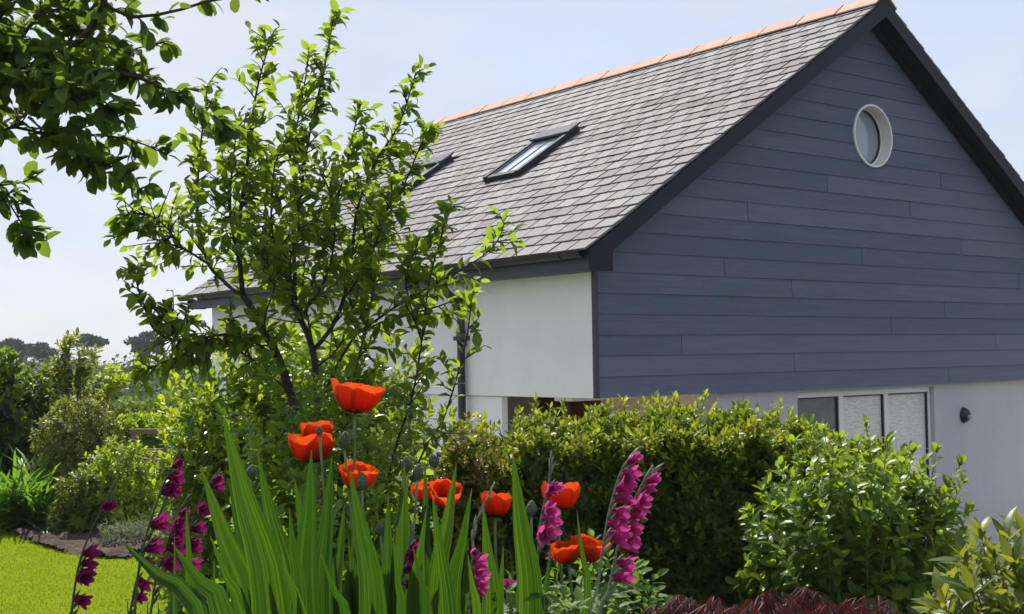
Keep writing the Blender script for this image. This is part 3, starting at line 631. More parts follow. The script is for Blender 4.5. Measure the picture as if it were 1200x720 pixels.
# ridge tiles
rt = bpy.data.objects.new('ridge_cap', None)
zt = 1.255 + SL * 3.5
for i in range(16):
    a = -0.235 + i * 0.47 + 0.008; b = min(a + 0.452, Y1 + 0.03)
    if b <= a: break
    mb = MB(); dz = random.uniform(-0.003, 0.003); hw = 0.165
    out = [(3.5 - hw, zt - hw * SL + 0.058), (3.5 - 0.02, zt + 0.060), (3.5, zt + 0.066), (3.5 + 0.02, zt + 0.060), (3.5 + hw, zt - hw * SL + 0.058)]
    inn = [(x, z - 0.014) for x, z in out][::-1]
    mb.prism_y([(x, z + dz) for x, z in (out + inn)][::-1], a, b); bev(part(mb, 'ridge_tile', M['ridge']), 0.003)
bpy.data.objects.remove(rt)
mb = MB(); hw = 0.150
mb.prism_y([(3.5 - hw, zt - hw * SL + 0.010), (3.5 + hw, zt - hw * SL + 0.010), (3.5 + hw, zt - hw * SL + 0.038), (3.5, zt + 0.042), (3.5 - hw, zt - hw * SL + 0.038)], Y0 - 0.02, Y1 + 0.02); part(mb, 'ridge_mortar', M['terr_joint'])
# skylights
def sbox(mb, s0, s1, y0, y1, h0, h1):
    v = [rp(0, s, y, h) for h in (h0, h1) for y in (y0, y1) for s in (s0, s1)]
    return mb.add(v, [(0, 2, 3, 1), (4, 5, 7, 6), (0, 1, 5, 4), (2, 6, 7, 3), (0, 4, 6, 2), (1, 3, 7, 5)])
for (a, b) in SKY:
    mb = MB(); H0, H1 = 0.004, 0.085; fw = 0.06
    sbox(mb, SK0, SK1, a, a + fw, H0, H1); sbox(mb, SK0, SK1, b - fw, b, H0, H1)
    sbox(mb, SK0, SK0 + 0.07, a + fw, b - fw, H0, H1 - 0.012); sbox(mb, SK1 - 0.07, SK1, a + fw, b - fw, H0, H1)
    sk = bev(part(mb, 'skylight', M['metal']), 0.004)
    mb = MB(); sbox(mb, SK1 - 0.17, SK1 + 0.03, a - 0.015, b + 0.015, H1 + 0.001, H1 + 0.022); bev(part(mb, 'skylight_cover', M['metal2'], sk), 0.004)
    mb = MB(); sbox(mb, SK0 + 0.07, SK1 - 0.07, a + fw, b - fw, 0.045, 0.055); part(mb, 'pane', M['glass_sky'], sk)
    mb = MB(); sbox(mb, SK0 + 0.07, SK1 - 0.17, (a + b) / 2 - 0.006, (a + b) / 2 + 0.006, 0.056, 0.062); sbox(mb, SK0 + 0.07, SK1 - 0.17, a + fw, a + fw + 0.025, 0.056, 0.07); sbox(mb, SK0 + 0.07, SK1 - 0.17, b - fw - 0.025, b - fw, 0.056, 0.07)
    part(mb, 'glazing_strip', M['metal2'], sk)
    mb = MB(); sbox(mb, SK0 - 0.12, SK0, a - 0.05, b + 0.05, 0.018, 0.024); sbox(mb, SK0, SK1 + 0.04, a - 0.045, a - 0.001, 0.012, 0.02); sbox(mb, SK0, SK1 + 0.04, b + 0.001, b + 0.045, 0.012, 0.02)
    part(mb, 'flashing', M['metal'], sk)  # flashing coloured dark to carry the slight shadow below the frame

# ------------------------------------------------------------------ plants: generators
def local(root, arr): return np.asarray(arr) - np.array(root.location)
def branches(root, polys, mat, name='trunk', n=7, twigs=()):
    """polys: list of (points, r0, r1); points in world space; one mesh"""
    mb = MB()
    for pts, r0, r1 in polys:
        q = spline(pts, max(len(pts) * 4, 6)); q = q + RNG.normal(0, 0.15, q.shape) * np.linspace(r0, r1, len(q))[:, None]
        mb.tube(local(root, q), np.linspace(r0, r1, len(q)), n)
    for a, b in twigs:
        a_, b_ = local(root, [a])[0], local(root, [b])[0]; mb.tube([a_ - (b_ - a_) * .03, (a_ + b_) / 2 + U(-0.006, 0.006, 3), b_], [0.0032, 0.0024, 0.0014], 5)
    return mb.build(name, mat, root, True)
def add_leaves(root, name, mat, B, D, N, L, wr, shape='oval', fold=0.25, curl=0.25, label=None):
    o = link(name, leaf_mesh(name, local(root, B), D, N, L, np.asarray(L) * wr, shape, fold, curl), mat, root)
    if label: o['label'] = label
    return o

def blob_pts(n, c, r, top=1.0, rough=0.16, shell=(0.55, 1.0), seed=0):
    """points in a lumpy ellipsoid shell with outward directions"""
    g = np.random.default_rng(seed); d = nrm(g.normal(size=(n, 3)))
    ph = g.uniform(0, 6.28, (6, 3)); k = g.uniform(2, 5, (6, 3)); lump = sum(np.sin(d @ k[i] * 1.6 + ph[i, 0]) for i in range(6)) / 6
    rad = (1 + rough * 2.2 * lump) * g.uniform(shell[0], shell[1], n) ** 0.6
    P = np.array(c) + d * np.array(r) * rad[:, None]
    return P, nrm(d / np.array(r))
def shrub(name, label, cat, base, c, r, n, k, L, wr, mat, shape='oval', up=0.6, spread=(0.5, 1.3), stem=0.05, seed=1, tips=None, ntip=0, tip_k=6, stems=7, bark='bark', shell=(0.45, 1.0), rough=0.16, group=None, zmin=None, dark=None):
    root = empty(name, (base[0], base[1], gz(base[0], base[1])), label, cat, group)
    P, O = blob_pts(n, c, r, rough=rough, shell=shell, seed=seed)
    gzv = gz(P[:, 0], P[:, 1]); keep = P[:, 2] > gzv + 0.03; P, O = P[keep], O[keep]
    A = nrm(O + np.array([0, 0, up]) + RNG.normal(0, 0.25, P.shape))
    o = add_leaves(root, 'foliage', mat, *rosettes(P, A, k, L, spread, stem), wr, shape)
    if tips is not None:
        T, O = blob_pts(ntip * 3, c, np.array(r) * 1.04, rough=rough, shell=(0.9, 1.0), seed=seed)
        kk = O[:, 2] > 0.15; T, O = T[kk][:ntip], O[kk][:ntip]
        A = nrm(O * 0.6 + np.array([0, 0, 1.0]) + RNG.normal(0, 0.2, T.shape))
        add_leaves(root, 'tip_foliage', tips, *rosettes(T, A, tip_k, L * 0.95, (0.2, 1.0), stem * 1.2), wr, shape)
    b0 = np.array(root.location); pol = []
    for i in range(stems):
        t = P[RNG.integers(len(P))]; st = b0 + np.array([U(-0.3, 0.3) * r[0], U(-0.3, 0.3) * r[1], 0]); mid = st * 0.5 + t * 0.5 + U(-0.06, 0.06, 3)
        h = max(r[2] * 0.03, 0.008); pol.append(([st, mid, t], h, h * 0.35))
    branches(root, pol, M[bark], 'stem', 6)
    return root

def leafy_tree(root, polys, mat, Lr, wr, step, spur, shape='oval', spur_leaves=5, sag=0.0, leaf_from=None, density=1.0, twig_mat=None):
    """leaves along branch polylines (world points, r0, r1, start fraction of leaves, density)"""
    Bs, Ds, Ns, Ls, twigs = [], [], [], [], []
    for pts, r0, r1, f0, dens in polys:
        length = np.linalg.norm(np.diff(np.array(pts), axis=0), axis=1).sum(); m = max(int(length / step * dens), 4)
        q = spline(pts, m); T = nrm(np.gradient(q, axis=0))
        for i in range(m):
            f = i / (m - 1)
            if f < f0: continue
            side = nrm(np.cross(T[i], RNG.normal(size=3)))
            if RNG.random() < 0.45:                   # single leaf straight on the branch
                d = nrm(T[i] * U(0.3, 0.9) + side + np.array([0, 0, U(-0.2, 0.4) - sag])); Bs.append(q[i]); Ds.append(d); Ns.append(nrm(np.array([0, 0, 1.0]) + U(-0.6, 0.6, 3))); Ls.append(U(*Lr))
            else:                                     # a spur with leaves
                ln = U(*spur) * (1.0 - 0.55 * f); tip = q[i] + nrm(side + T[i] * U(0.2, 0.9) + np.array([0, 0, U(-0.1, 0.6) - sag])) * ln
                twigs.append((q[i], tip)); k = max(2, int(spur_leaves * U(0.6, 1.3) * (0.4 + ln / spur[1])))
                for j in range(k):
                    t = (j + 0.8) / k; b = q[i] + (tip - q[i]) * t; ax_ = nrm(tip - q[i])
                    sd_ = nrm(np.cross(ax_, RNG.normal(size=3))); d = nrm(ax_ * U(0.3, 1.0) + sd_ * U(0.5, 1.1) + np.array([0, 0, U(-0.35, 0.25) - sag]))
                    Bs.append(b); Ds.append(d); Ns.append(nrm(np.array([0, 0, 1.0]) + U(-0.7, 0.7, 3))); Ls.append(U(*Lr) * (1 if t < 0.85 else 0.75))
        Te = T[-1]; e = q[-1]                        # tuft at the tip
        for j in range(6):
            d = nrm(Te * U(0.5, 1.2) + RNG.normal(0, 0.45, 3)); Bs.append(e - Te * 0.03 * (j % 3)); Ds.append(d); Ns.append(nrm(np.array([0, 0, 1.0]) - Te * 0.5 + U(-0.5, 0.5, 3))); Ls.append(U(*Lr) * (0.6 if j < 3 else 0.9))
    add_leaves(root, 'crown', mat, np.array(Bs), np.array(Ds), np.array(Ns), np.array(Ls), wr, shape, 0.35, 0.35)
    branches(root, [p[:3] for p in polys], twig_mat or M['bark'], 'trunk', 8, twigs)

# ------------------------------------------------------------------ small fruit tree in the middle
def pl(d0, *pts): return [at(x, y, d0 + (p[0] if p else 0.0)) for x, y, *p in pts]
D0 = 5.0
base = at(384, 640, D0); base = np.array([base[0], base[1], float(gz(base[0], base[1]))])
tree = empty('fruit_tree', base, 'small open fruit tree with upright shoots growing in front of the white wall', 'tree')
trunkA = [base] + pl(D0, (366, 570), (347, 490), (330, 428, -.05), (312, 395, -.05), (298, 368), (284, 345))
trunkB = [base + np.array([0.05, 0.05, 0])] + pl(D0, (378, 560, .08), (376, 500, .1), (371, 440, .1), (364, 402, .1), (352, 372, .1), (345, 345, .15))
limbs = [(trunkA, 0.029, 0.014, 1.1, 1), (trunkB, 0.024, 0.011, 1.1, 1)]
def LB(pts, r0, r1=0.003, f0=0.15, dens=1.0): limbs.append((pts, r0 * 0.72, r1 * 0.8, f0 * 0.8, dens))
LB(pl(D0, (284, 345), (281, 300, .05), (282, 250, .1), (290, 190, .1), (297, 130, .05), (306, 85), (319, 42)), 0.015, f0=.12)
LB(pl(D0, (282, 320), (270, 250, -.1), (273, 190, -.15), (278, 150, -.1)), 0.010)
LB(pl(D0, (290, 352), (262, 330, .1), (245, 310, .15), (234, 275, .2), (231, 230, .2), (234, 180, .25), (240, 130, .25), (243, 100, .2)), 0.012, f0=.25)
LB(pl(D0, (245, 310, .1), (215, 292), (180, 280, -.1), (142, 262, -.15)), 0.007, f0=.25, dens=1.5)
LB(pl(D0, (215, 292), (190, 262, -.1), (165, 250, -.15), (140, 255, -.2)), 0.005, f0=.1, dens=1.3)
LB(pl(D0, (330, 425), (300, 402, -.2), (275, 394, -.25), (253, 393, -.3), (215, 400, -.35), (182, 388, -.35), (166, 350, -.35), (156, 318, -.35)), 0.011, f0=.35, dens=1.1)
LB(pl(D0, (253, 393, -.3), (225, 412, -.35), (190, 425, -.38), (165, 438, -.4)), 0.006, f0=.05, dens=1.7)
LB(pl(D0, (225, 405, -.3), (205, 385, -.4), (185, 372, -.4)), 0.005, f0=.1, dens=1.4)
LB(pl(D0, (345, 345, .15), (346, 290, .2), (352, 230, .2), (362, 160, .2), (378, 90, .15), (391, 20, .1)), 0.013, f0=.1)
LB(pl(D0, (352, 230, .2), (340, 180, .25), (352, 130, .2), (362, 60, .15)), 0.006)
LB(pl(D0, (368, 410, .1), (388, 385, .15), (403, 350, .2), (412, 300, .2), (420, 240, .2), (440, 190, .2), (468, 145, .15), (487, 86, .1)), 0.014, f0=.3)
LB(pl(D0, (412, 300, .2), (440, 270, .1), (462, 240, .05), (485, 190, .05), (500, 150, .05)), 0.007)
LB(pl(D0, (365, 335, .15), (385, 270, .1), (402, 210, .1), (413, 160, .1), (422, 125, .1)), 0.008)
LB(pl(D0, (352, 372), (380, 330, -.1), (392, 280, -.15), (388, 230, -.2), (372, 195, -.2)), 0.008, f0=.2)
LB(pl(D0, (345, 345), (325, 300, -.1), (318, 250, -.15), (322, 195, -.1), (336, 160, -.1)), 0.008, f0=.15)
LB(pl(D0, (403, 350, .2), (425, 320, -.05), (440, 285, -.1), (452, 250, -.1), (462, 225, -.1)), 0.007)
LB(pl(D0, (375, 470, .1), (410, 402), (440, 376, -.1), (480, 350, -.15), (520, 327, -.2), (556, 307, -.2), (580, 287, -.2), (591, 262, -.2)), 0.010, f0=.4, dens=.5)
LB(pl(D0, (425, 388), (465, 371, -.1), (505, 362, -.1), (545, 347, -.15)), 0.006, f0=.4, dens=.55)
LB([base + np.array([0.08, -0.05, 0])] + pl(D0, (455, 560, -.2), (482, 470, -.3), (494, 400, -.3), (503, 330, -.3), (515, 285, -.3), (529, 240, -.25)), 0.010, f0=.42, dens=.6)
LB([base + np.array([0.10, 0.02, 0])] + pl(D0, (480, 570, -.2), (519, 492, -.3), (536, 440, -.35), (548, 390, -.35), (553, 345, -.35)), 0.009, f0=.4, dens=.5)
LB(pl(D0, (494, 400, -.3), (475, 330, -.2), (490, 290, -.2), (510, 268, -.2)), 0.005)
LB(pl(D0, (365, 560, -.05), (402, 490, -.2), (418, 430, -.25), (432, 370, -.25), (440, 320, -.25)), 0.008, f0=.15, dens=1.0)
LB(pl(D0, (350, 470), (300, 425, -.2), (262, 400, -.3)), 0.006, f0=.5)
LB(pl(D0, (372, 430, .1), (398, 405, .2), (412, 360, .3), (405, 310, .35)), 0.006)
LB(pl(D0, (352, 372), (330, 340, .25), (322, 290, .3), (310, 240, .3), (318, 200, .3)), 0.006)
LB(pl(D0, (345, 345, .1), (300, 300, .3), (292, 250, .35), (300, 200, .3), (292, 165, .3)), 0.006)
LB(pl(D0, (388, 385, .15), (430, 330, .3), (445, 280, .3), (430, 230, .3)), 0.006)
LB(pl(D0, (364, 402), (340, 320, -.25), (350, 265, -.3), (345, 215, -.3)), 0.006)
LB(pl(D0, (330, 428, -.05), (310, 380, -.25), (322, 330, -.3), (300, 290, -.3)), 0.006)
LB(pl(D0, (368, 410, .1), (355, 330, .3), (370, 260, .3), (396, 200, .3)), 0.006)
NT = leafy_tree(tree, limbs, M['tree_leaf'], (0.042, 0.078), 0.52, 0.0125, (0.05, 0.23), 'oval', 7, 0.02)

# ------------------------------------------------------------------ apple tree reaching in from the left
DA = 3.9
ab = at(-330, 420, 4.4); ab = np.array([ab[0], ab[1], float(gz(ab[0], ab[1]))])
apple = empty('apple_tree', ab, 'overhanging apple tree with dark broad leaves at the top of the lawn side', 'tree')
top = np.array([ab[0] + .05, ab[1] - .1, 1.9])
AL = [([ab, ab + np.array([.03, 0, .8]), top], 0.10, 0.07, 1.1, 1)]
def LA(pts, r0, r1=0.004, f0=0.3, dens=1.0): AL.append((pts, r0, r1, f0, dens))
cl = at(-20, 96, DA)
LA([top] + pl(DA, (-180, 140), (-20, 96), (60, 75), (115, 20), (135, -50)), 0.030, 0.008, .45, 1.2)
LA([top] + pl(DA, (-160, -40, .1), (40, -60), (125, 5), (152, 20), (205, 14), (250, 0), (300, -6)), 0.020, 0.003, .35, .45)
LA(pl(DA, (-20, 96), (60, 100, -.1), (110, 86, -.1), (152, 88, -.1), (195, 106), (235, 128, .1), (272, 150, .2)), 0.010, 0.003, .02, 1.5)
LA(pl(DA, (30, 90), (70, 60, .15), (95, 30, .2), (120, -10, .2)), 0.008, 0.003, 0, 1.6)
LA(pl(DA, (-20, 96), (20, 50, .1), (50, 10, .1), (70, -30, .1)), 0.010, 0.004, 0, 1.6)
LA(pl(DA, (-40, 60), (0, 20, -.1), (20, -20, -.1)), 0.010, 0.004, 0, 1.6)
LA(pl(DA, (60, 100, -.1), (90, 115, -.2), (125, 125, -.2), (140, 140, -.2)), 0.006, 0.002, 0, 1.9)
LA(pl(DA, (0, 95), (40, 112, .1), (80, 110, .15), (110, 100, .15)), 0.006, 0.002, 0, 1.7)
LA([top] + pl(DA, (-170, 190), (-40, 160), (20, 150), (60, 162), (92, 186), (118, 205)), 0.014, 0.003, .55, 1.3)
LA(pl(DA, (40, 156), (90, 158, .1), (130, 160, .1), (165, 168, .1), (196, 182, .1)), 0.006, 0.002, .1, .9)
LA(pl(DA, (60, 162), (105, 190, -.05), (140, 198, -.05), (165, 222, -.05)), 0.005, 0.002, .1, 1.2)
LA([top] + pl(DA, (-160, 230), (-60, 215), (-5, 222), (18, 250), (36, 284)), 0.010, 0.002, .5, 1.6)
LA(pl(DA, (-30, 218), (20, 215, .1), (45, 205, .1)), 0.005, 0.002, .1, .7)
LA(pl(DA, (70, 60, .1), (120, 75, .2), (150, 60, .2), (190, 50, .2)), 0.005, 0.002, .1, .8)
LA(pl(DA, (40, 20), (80, 10, .2), (110, 30, .2), (140, 55, .2)), 0.006, 0.002, .05, 1.2)
leafy_tree(apple, AL, M['apple_leaf'], (0.044, 0.078), 0.62, 0.0205, (0.04, 0.12), 'round', 7, 0.08)

# ------------------------------------------------------------------ hedge in front of the house
def hedge(name, label, cat, x0, x1, yf, depth, top_fn, n, k, L, wr, mat, tipmat, ntip, skew=0.0, seed=3, shape='lance', cell=None):
    g = np.random.default_rng(seed); cx, cy_ = (x0 + x1) / 2, yf(0.5 * (x0 + x1)) + depth / 2
    root = empty(name, (cx, cy_, float(gz(cx, cy_))), label, cat)
    x = g.uniform(x0, x1, n); a = g.uniform(0, 1, n)
    fr = g.random(n) < 0.68; dep = np.where(fr, g.uniform(-0.03, 0.26, n), g.uniform(0, depth, n))
    dep = dep + 0.05 * np.sin(x * 9 + 3 * a) + 0.05 * np.sin(a * 11 + x * 4)
    y = yf(x) + dep; b = gz(x, y); tz = top_fn(x) - 0.10 * ((dep - depth / 2) / (depth / 2)) ** 2
    z = np.where(fr, b + (tz - b) * a, tz - g.uniform(0, 0.12, n))
    P = np.stack([x, y, z], 1); up = np.where(fr, 0.5, 1.4)[:, None]
    A = nrm(np.where(fr[:, None], np.array([0, -1.0, 0]), np.array([0, -0.2, 0])) + up * np.array([0, 0, 1.0]) + g.normal(0, 0.4, (n, 3)))
    add_leaves(root, 'foliage', mat, *rosettes(P, A, k, L, (0.5, 1.35), 0.04), wr, shape)
    if shape == 'lance':
        m = 3200; x = g.uniform(x0, x1, m); dep = g.uniform(.15, depth, m); y = yf(x) + dep; b = gz(x, y); z = b + (top_fn(x) - .12 - b) * g.uniform(0, 1, m)
        add_leaves(root, 'inner_foliage', mat, *rosettes(np.stack([x, y, z], 1), g.normal(0, 1, (m, 3)), 5, .06, (.6, 1.4), .05), .6, 'oval')
    if shape == 'lance':
        m = 1100; x = g.uniform(x0, x1, m); q = g.random(m) ** 1.9; lean = np.clip((0.45 - x) / .8, 0, 1); y = yf(x) - 0.05 + g.uniform(-.03, .05, m); z = top_fn(x) - .06 - q * (.55 + .25 * lean)  # brighter shoots, denser at left and top, stand in for sunlit leaf highlights
        kk = g.random(m) < .6 + .4 * lean; A = nrm(np.array([0, -.5, 1.0]) + g.normal(0, .35, (m, 3)))
        add_leaves(root, 'shoot_foliage', tipmat, *rosettes(np.stack([x, y, z], 1)[kk], A[kk], 6, L, (.3, 1.2), .05), wr, shape)
    x = g.uniform(x0, x1, ntip); dep = g.uniform(-0.04, depth, ntip) ; y = yf(x) + dep; z = top_fn(x) - 0.10 * ((dep - depth / 2) / (depth / 2)) ** 2 - np.abs(g.normal(0, 0.07, ntip)) + 0.01
    A = nrm(np.array([0, 0, 1.0]) + g.normal(0, 0.3, (ntip, 3)))
    add_leaves(root, 'tip_foliage', tipmat, *rosettes(np.stack([x, y, z], 1), A, 7, L * 0.95, (0.15, 1.0), 0.05), wr, shape)
    pol = []
    for i in range(18):
        xx = g.uniform(x0, x1); yy = yf(xx) + depth * 0.5; zb = float(gz(xx, yy)); pol.append(([(xx, yy, zb), (xx + g.uniform(-.05, .05), yy, zb + .5), (xx + g.uniform(-.12, .12), yy - .1, float(top_fn(xx)) - .1)], 0.014, 0.004))
    branches(root, pol, M['bark'], 'stem', 6)
    return root
DH = 5.9
xa = [(528 - 600) / F * DH, (900 - 600) / F * DH]
tx = np.array([520, 560, 585, 620, 680, 740, 800, 860, 905, 950, 1010, 1100]); ty = np.array([505, 505, 510, 492, 490, 486, 484, 482, 490, 500, 520, 545])
htop = lambda x: np.interp(np.asarray(x) / DH * F + 600, tx, [at(a, b, DH + .1)[2] for a, b in zip(tx, ty)]) + 0.028 * np.sin(np.asarray(x) * 19) + 0.02 * np.sin(np.asarray(x) * 47 + 1)
hd = hedge('hedge', 'dense dark green garden hedge with yellow young tips in front of the porch', 'hedge', -0.32, 1.75, lambda x: 5.66 + 0.06 * np.sin(np.asarray(x) * 5), 0.56, htop, 9500, 7, 0.038, 0.44, M['hedge_leaf'], M['hedge_tip'], 1500, seed=5)
# taller sprigs over the hedge top
T = []
for (x, y) in ((628, 462), (607, 480), (660, 492), (706, 478), (712, 492), (800, 488), (835, 474), (842, 480), (868, 478), (880, 486), (770, 486), (735, 492), (640, 488), (895, 492)):
    T.append(at(x, y + 6, DH + U(-.05, .25)))
for _ in range(46):
    px = U(540, 935); T.append(at(px, np.interp(px, tx, ty) - U(0, 20), DH + U(-.1, .3)))
T = np.array(T); A = np.tile([0, 0, 1.0], (len(T), 1)) + RNG.normal(0, .12, T.shape)
Bx = [rosettes(T - A * o_, A, 6, 0.042, (0.25, 1.0), 0.03) for o_ in (0.0, 0.045, 0.09)]
add_leaves(hd, 'sprig_foliage', M['hedge_tip'], *[np.concatenate([b[i] for b in Bx]) for i in range(4)], 0.36, 'lance')
branches(hd, [([t - a * 0.25, t - a * 0.1, t], 0.004, 0.0015) for t, a in zip(T, A)], M['green_stem'], 'sprig_stem', 5)

# dull copper shrub where the hedge meets the tree
c = at(548, 545, 5.5)
shrub('bronze_shrub', 'small shrub with olive and bronze leaves at the wall end of the hedge', 'shrub', (c[0], c[1] + .1), (c[0], c[1] + .1, c[2] - .15), (0.17, 0.20, 0.35), 420, 7, 0.032, 0.45, leafmat('bronze_leaf', [(0.05, 0.08, 0.016), (0.13, 0.12, 0.02), (0.20, 0.12, 0.03)], (0.36, 0.30, 0.04), 0.36, 0.35, 0.5), 'lance', seed=21)

# bush behind the tree
c = at(385, 520, 6.4)
shrub('laurel_bush', 'bright glossy green bush behind the fruit tree trunks', 'bush', (c[0], c[1]), (c[0] - .03, c[1], 0.62), (0.70, 0.62, 0.84), 2300, 7, 0.055, 0.52, M['laurel_leaf'], 'oval', seed=8, tips=M['lime_leaf'], ntip=330, rough=0.2, shell=(0.5, 1.0))
c = at(270, 520, 6.2)
shrub('laurel_bush', 'glossy lower bush with lime green tips beside the wooden bench', 'bush', (c[0], c[1]), (c[0], c[1], 0.55), (0.36, 0.5, 0.78), 1300, 7, 0.052, 0.52, M['laurel_leaf'], 'oval', seed=18, tips=M['lime_leaf'], ntip=240, rough=0.18)
c = at(365, 560, 4.6)
shrub('leafy_shrub', 'bright green leafy shrub growing round the foot of the fruit tree trunks', 'shrub', (c[0], c[1]), (c[0], c[1], .66), (.34, .24, .66), 760, 6, .045, .5, M['laurel_leaf'], 'oval', seed=38, rough=.26, up=.9, stems=10)
c = at(480, 590, 5.7)
shrub('dark_bush', 'dark shaded bush between the poppies and the hedge', 'bush', (c[0], c[1]), (c[0], c[1], 0.42), (0.42, 0.3, 0.52), 1000, 7, 0.045, 0.48, M['hedge_leaf'], 'lance', seed=28, tips=M['olive_leaf'], ntip=90)

# pale broad-leaved shrub by the window
def shoots(root, mat, lines, L, wr, step, shape, stem_mat, name='foliage', r0=0.005):
    Bs = []; pol = []
    for pts in lines:
        ln = np.linalg.norm(np.diff(np.array(pts), axis=0), axis=1).sum(); m = max(int(ln / step), 3); q = spline(pts, m); Tn = nrm(np.gradient(q, axis=0)); pol.append((pts, r0, 0.0018))
        s = int(m * 0.25)
        Bs.append(rosettes(q[s:], Tn[s:], 2, L, (0.6, 1.15), 0.0)); Bs.append(rosettes(q[-1:], Tn[-1:], 5, L * .8, (0.15, 0.7), 0.01))
    add_leaves(root, name, mat, *[np.concatenate([b[i] for b in Bs]) for i in range(4)], wr, shape, 0.3, 0.3)
    branches(root, pol, stem_mat, 'shoot_stem', 5)
DL = 5.1
c = at(1015, 640, DL)
ls = shrub('broadleaf_shrub', 'fresh light green shrub with rounded leaves in front of the window', 'shrub', (c[0], c[1]), (c[0] - .05, c[1] + .08, 0.50), (0.46, 0.36, 0.44), 760, 6, 0.060, 0.52, M['light_leaf'], 'round', seed=31, rough=0.22, up=0.9, stems=12, bark='green_stem')
b0 = np.array([c[0], c[1], float(gz(c[0], c[1]))]); lines = []
for (x, y, dd) in ((1015, 498, 0), (948, 500, -.1), (930, 520, .1), (915, 545, -.2), (1060, 535, .1), (1097, 530, 0), (1125, 545, .1), (1110, 570, -.1), (985, 515, .15), (1040, 520, -.2), (895, 575, -.2), (880, 600, -.25), (1135, 600, 0), (965, 505, .2), (1080, 545, -.2), (905, 620, -.3), (930, 590, -.35), (960, 560, -.35), (1000, 545, -.35), (1050, 570, -.35), (1128, 565, -.05)):
    t = at(x, y, DL + dd); lines.append([b0 + np.array([U(-.08, .08), U(-.08, .08), 0]), b0 * .45 + t * .55 + np.array([U(-.04, .04), U(-.04, .04), -.05]), t])
for i in range(34):
    a = U(0, 6.28); q = U(.1, 1) ** .5; t = b0 + np.array([math.cos(a) * .42 * q, math.sin(a) * .34 * q, 0]); t[2] = 1.0 - .30 * q * q + U(-.12, .08); lines.append([b0 + U(-.05, .05, 3) * [1, 1, 0], b0 * .4 + t * .6 + np.array([0, 0, -.04]), t])
shoots(ls, M['light_leaf'], lines, 0.060, 0.5, 0.03, 'round', M['green_stem'], 'shoot_foliage')

# shrub with long leaves in the near right corner
DR = 3.7
c = at(1200, 760, DR); b0 = np.array([c[0], c[1], float(gz(c[0], c[1]))])
rs = empty('long_leaved_shrub', b0, 'olive shrub with long upright leaves nearest the camera beside the red maple', 'shrub')
lines = []
for (x, y, dd) in ((1150, 612, .1), (1180, 618, 0), (1200, 612, .1), (1215, 610, -.1), (1130, 640, 0), (1165, 640, -.1), (1120, 665, .1), (1105, 690, 0), (1140, 680, -.15), (1190, 650, -.2), (1230, 640, 0), (1110, 700, -.1), (1170, 690, -.2), (1215, 680, -.2), (1095, 700, .1), (1250, 620, 0), (1160, 655, .25), (1205, 640, .3), (1240, 670, .1), (1185, 700, -.25), (1142, 632, .2), (1125, 690, .2)):
    t = at(x, y + 16, DR + dd); lines.append([b0 + np.array([U(-.06, .06), U(-.06, .06), 0]), b0 * .4 + t * .6 + np.array([U(-.02, .02), U(-.02, .02), 0]), t])
shoots(rs, M['olive_leaf'], lines, 0.108, 0.29, 0.020, 'lance', M['bark'], 'foliage')

# red lace-leaf maple
def maple():
    c = at(905, 760, 4.25); root = empty('lace_leaf_maple', (c[0], c[1], float(gz(c[0], c[1]))), 'low mound of dark red feathery maple at the foot of the hedge', 'tree')
    n = 900; g = np.random.default_rng(4); x = g.uniform(-0.60, 0.60, n); y = g.uniform(-0.35, 0.40, n); e = np.clip(1 - (x / 0.62) ** 4 - (y / .45) ** 2, 0.0, 1)
    tz = at(905, 696, 4.25)[2]; z = tz - 0.33 + 0.33 * e ** .7 + 0.03 * np.sin(x * 17 + y * 6) - np.abs(g.normal(0, .05, n))
    P = np.stack([c[0] + x, c[1] + y, z], 1)
    out = nrm(np.stack([x * .8 + g.normal(0, .5, n), y * .8 - .25 + g.normal(0, .4, n), np.full(n, -0.15)], 1))
    B, D, N_, L_ = [], [], [], []
    side = nrm(np.cross(out, [0, 0, 1.0]))
    for a in (-1.1, -.75, -.4, -.1, .2, .5, .85, 1.15):
        d = nrm(out * math.cos(a) + side * math.sin(a) + np.array([0, 0, -0.55]) * g.uniform(.2, 1.5, (n, 1))); B.append(P); D.append(d); N_.append(np.tile([0, 0, 1.0], (n, 1)) + g.normal(0, .3, (n, 3))); L_.append(0.105 * g.uniform(.6, 1.25, n) * (1 - .35 * abs(a)))
    add_leaves(root, 'crown', M['maple_leaf'], *[np.concatenate(v) for v in (B, D, N_, L_)], 0.055, 'lance', 0.2, 0.5)
    b0 = np.array(root.location); branches(root, [([b0 + np.array([0, 0.05, 0]), b0 + np.array([U(-.1, .1), .05, (tz - b0[2]) * .75]), P[g.integers(n)] - np.array([0, 0, .12])], 0.016, 0.003) for _ in range(7)], M['bark'], 'trunk', 6)
maple()
# leafy filler at hedge foot
for (x, y, d, lab, sd_) in ((715, 690, 4.6, 'low green plant with small leaves left of the red maple', 2), (610, 700, 4.0, 'leafy green plant between the hedge and the sword leaves', 6)):
    c = at(x, y + 30, d)
    shrub('herb_plant', lab, 'plant', (c[0], c[1]), (c[0], c[1], float(gz(c[0], c[1])) + .22), (0.22, 0.2, 0.32), 160, 6, 0.05, 0.5, M['herb_leaf'], 'oval', seed=sd_, up=1.0, bark='green_stem', rough=.2)

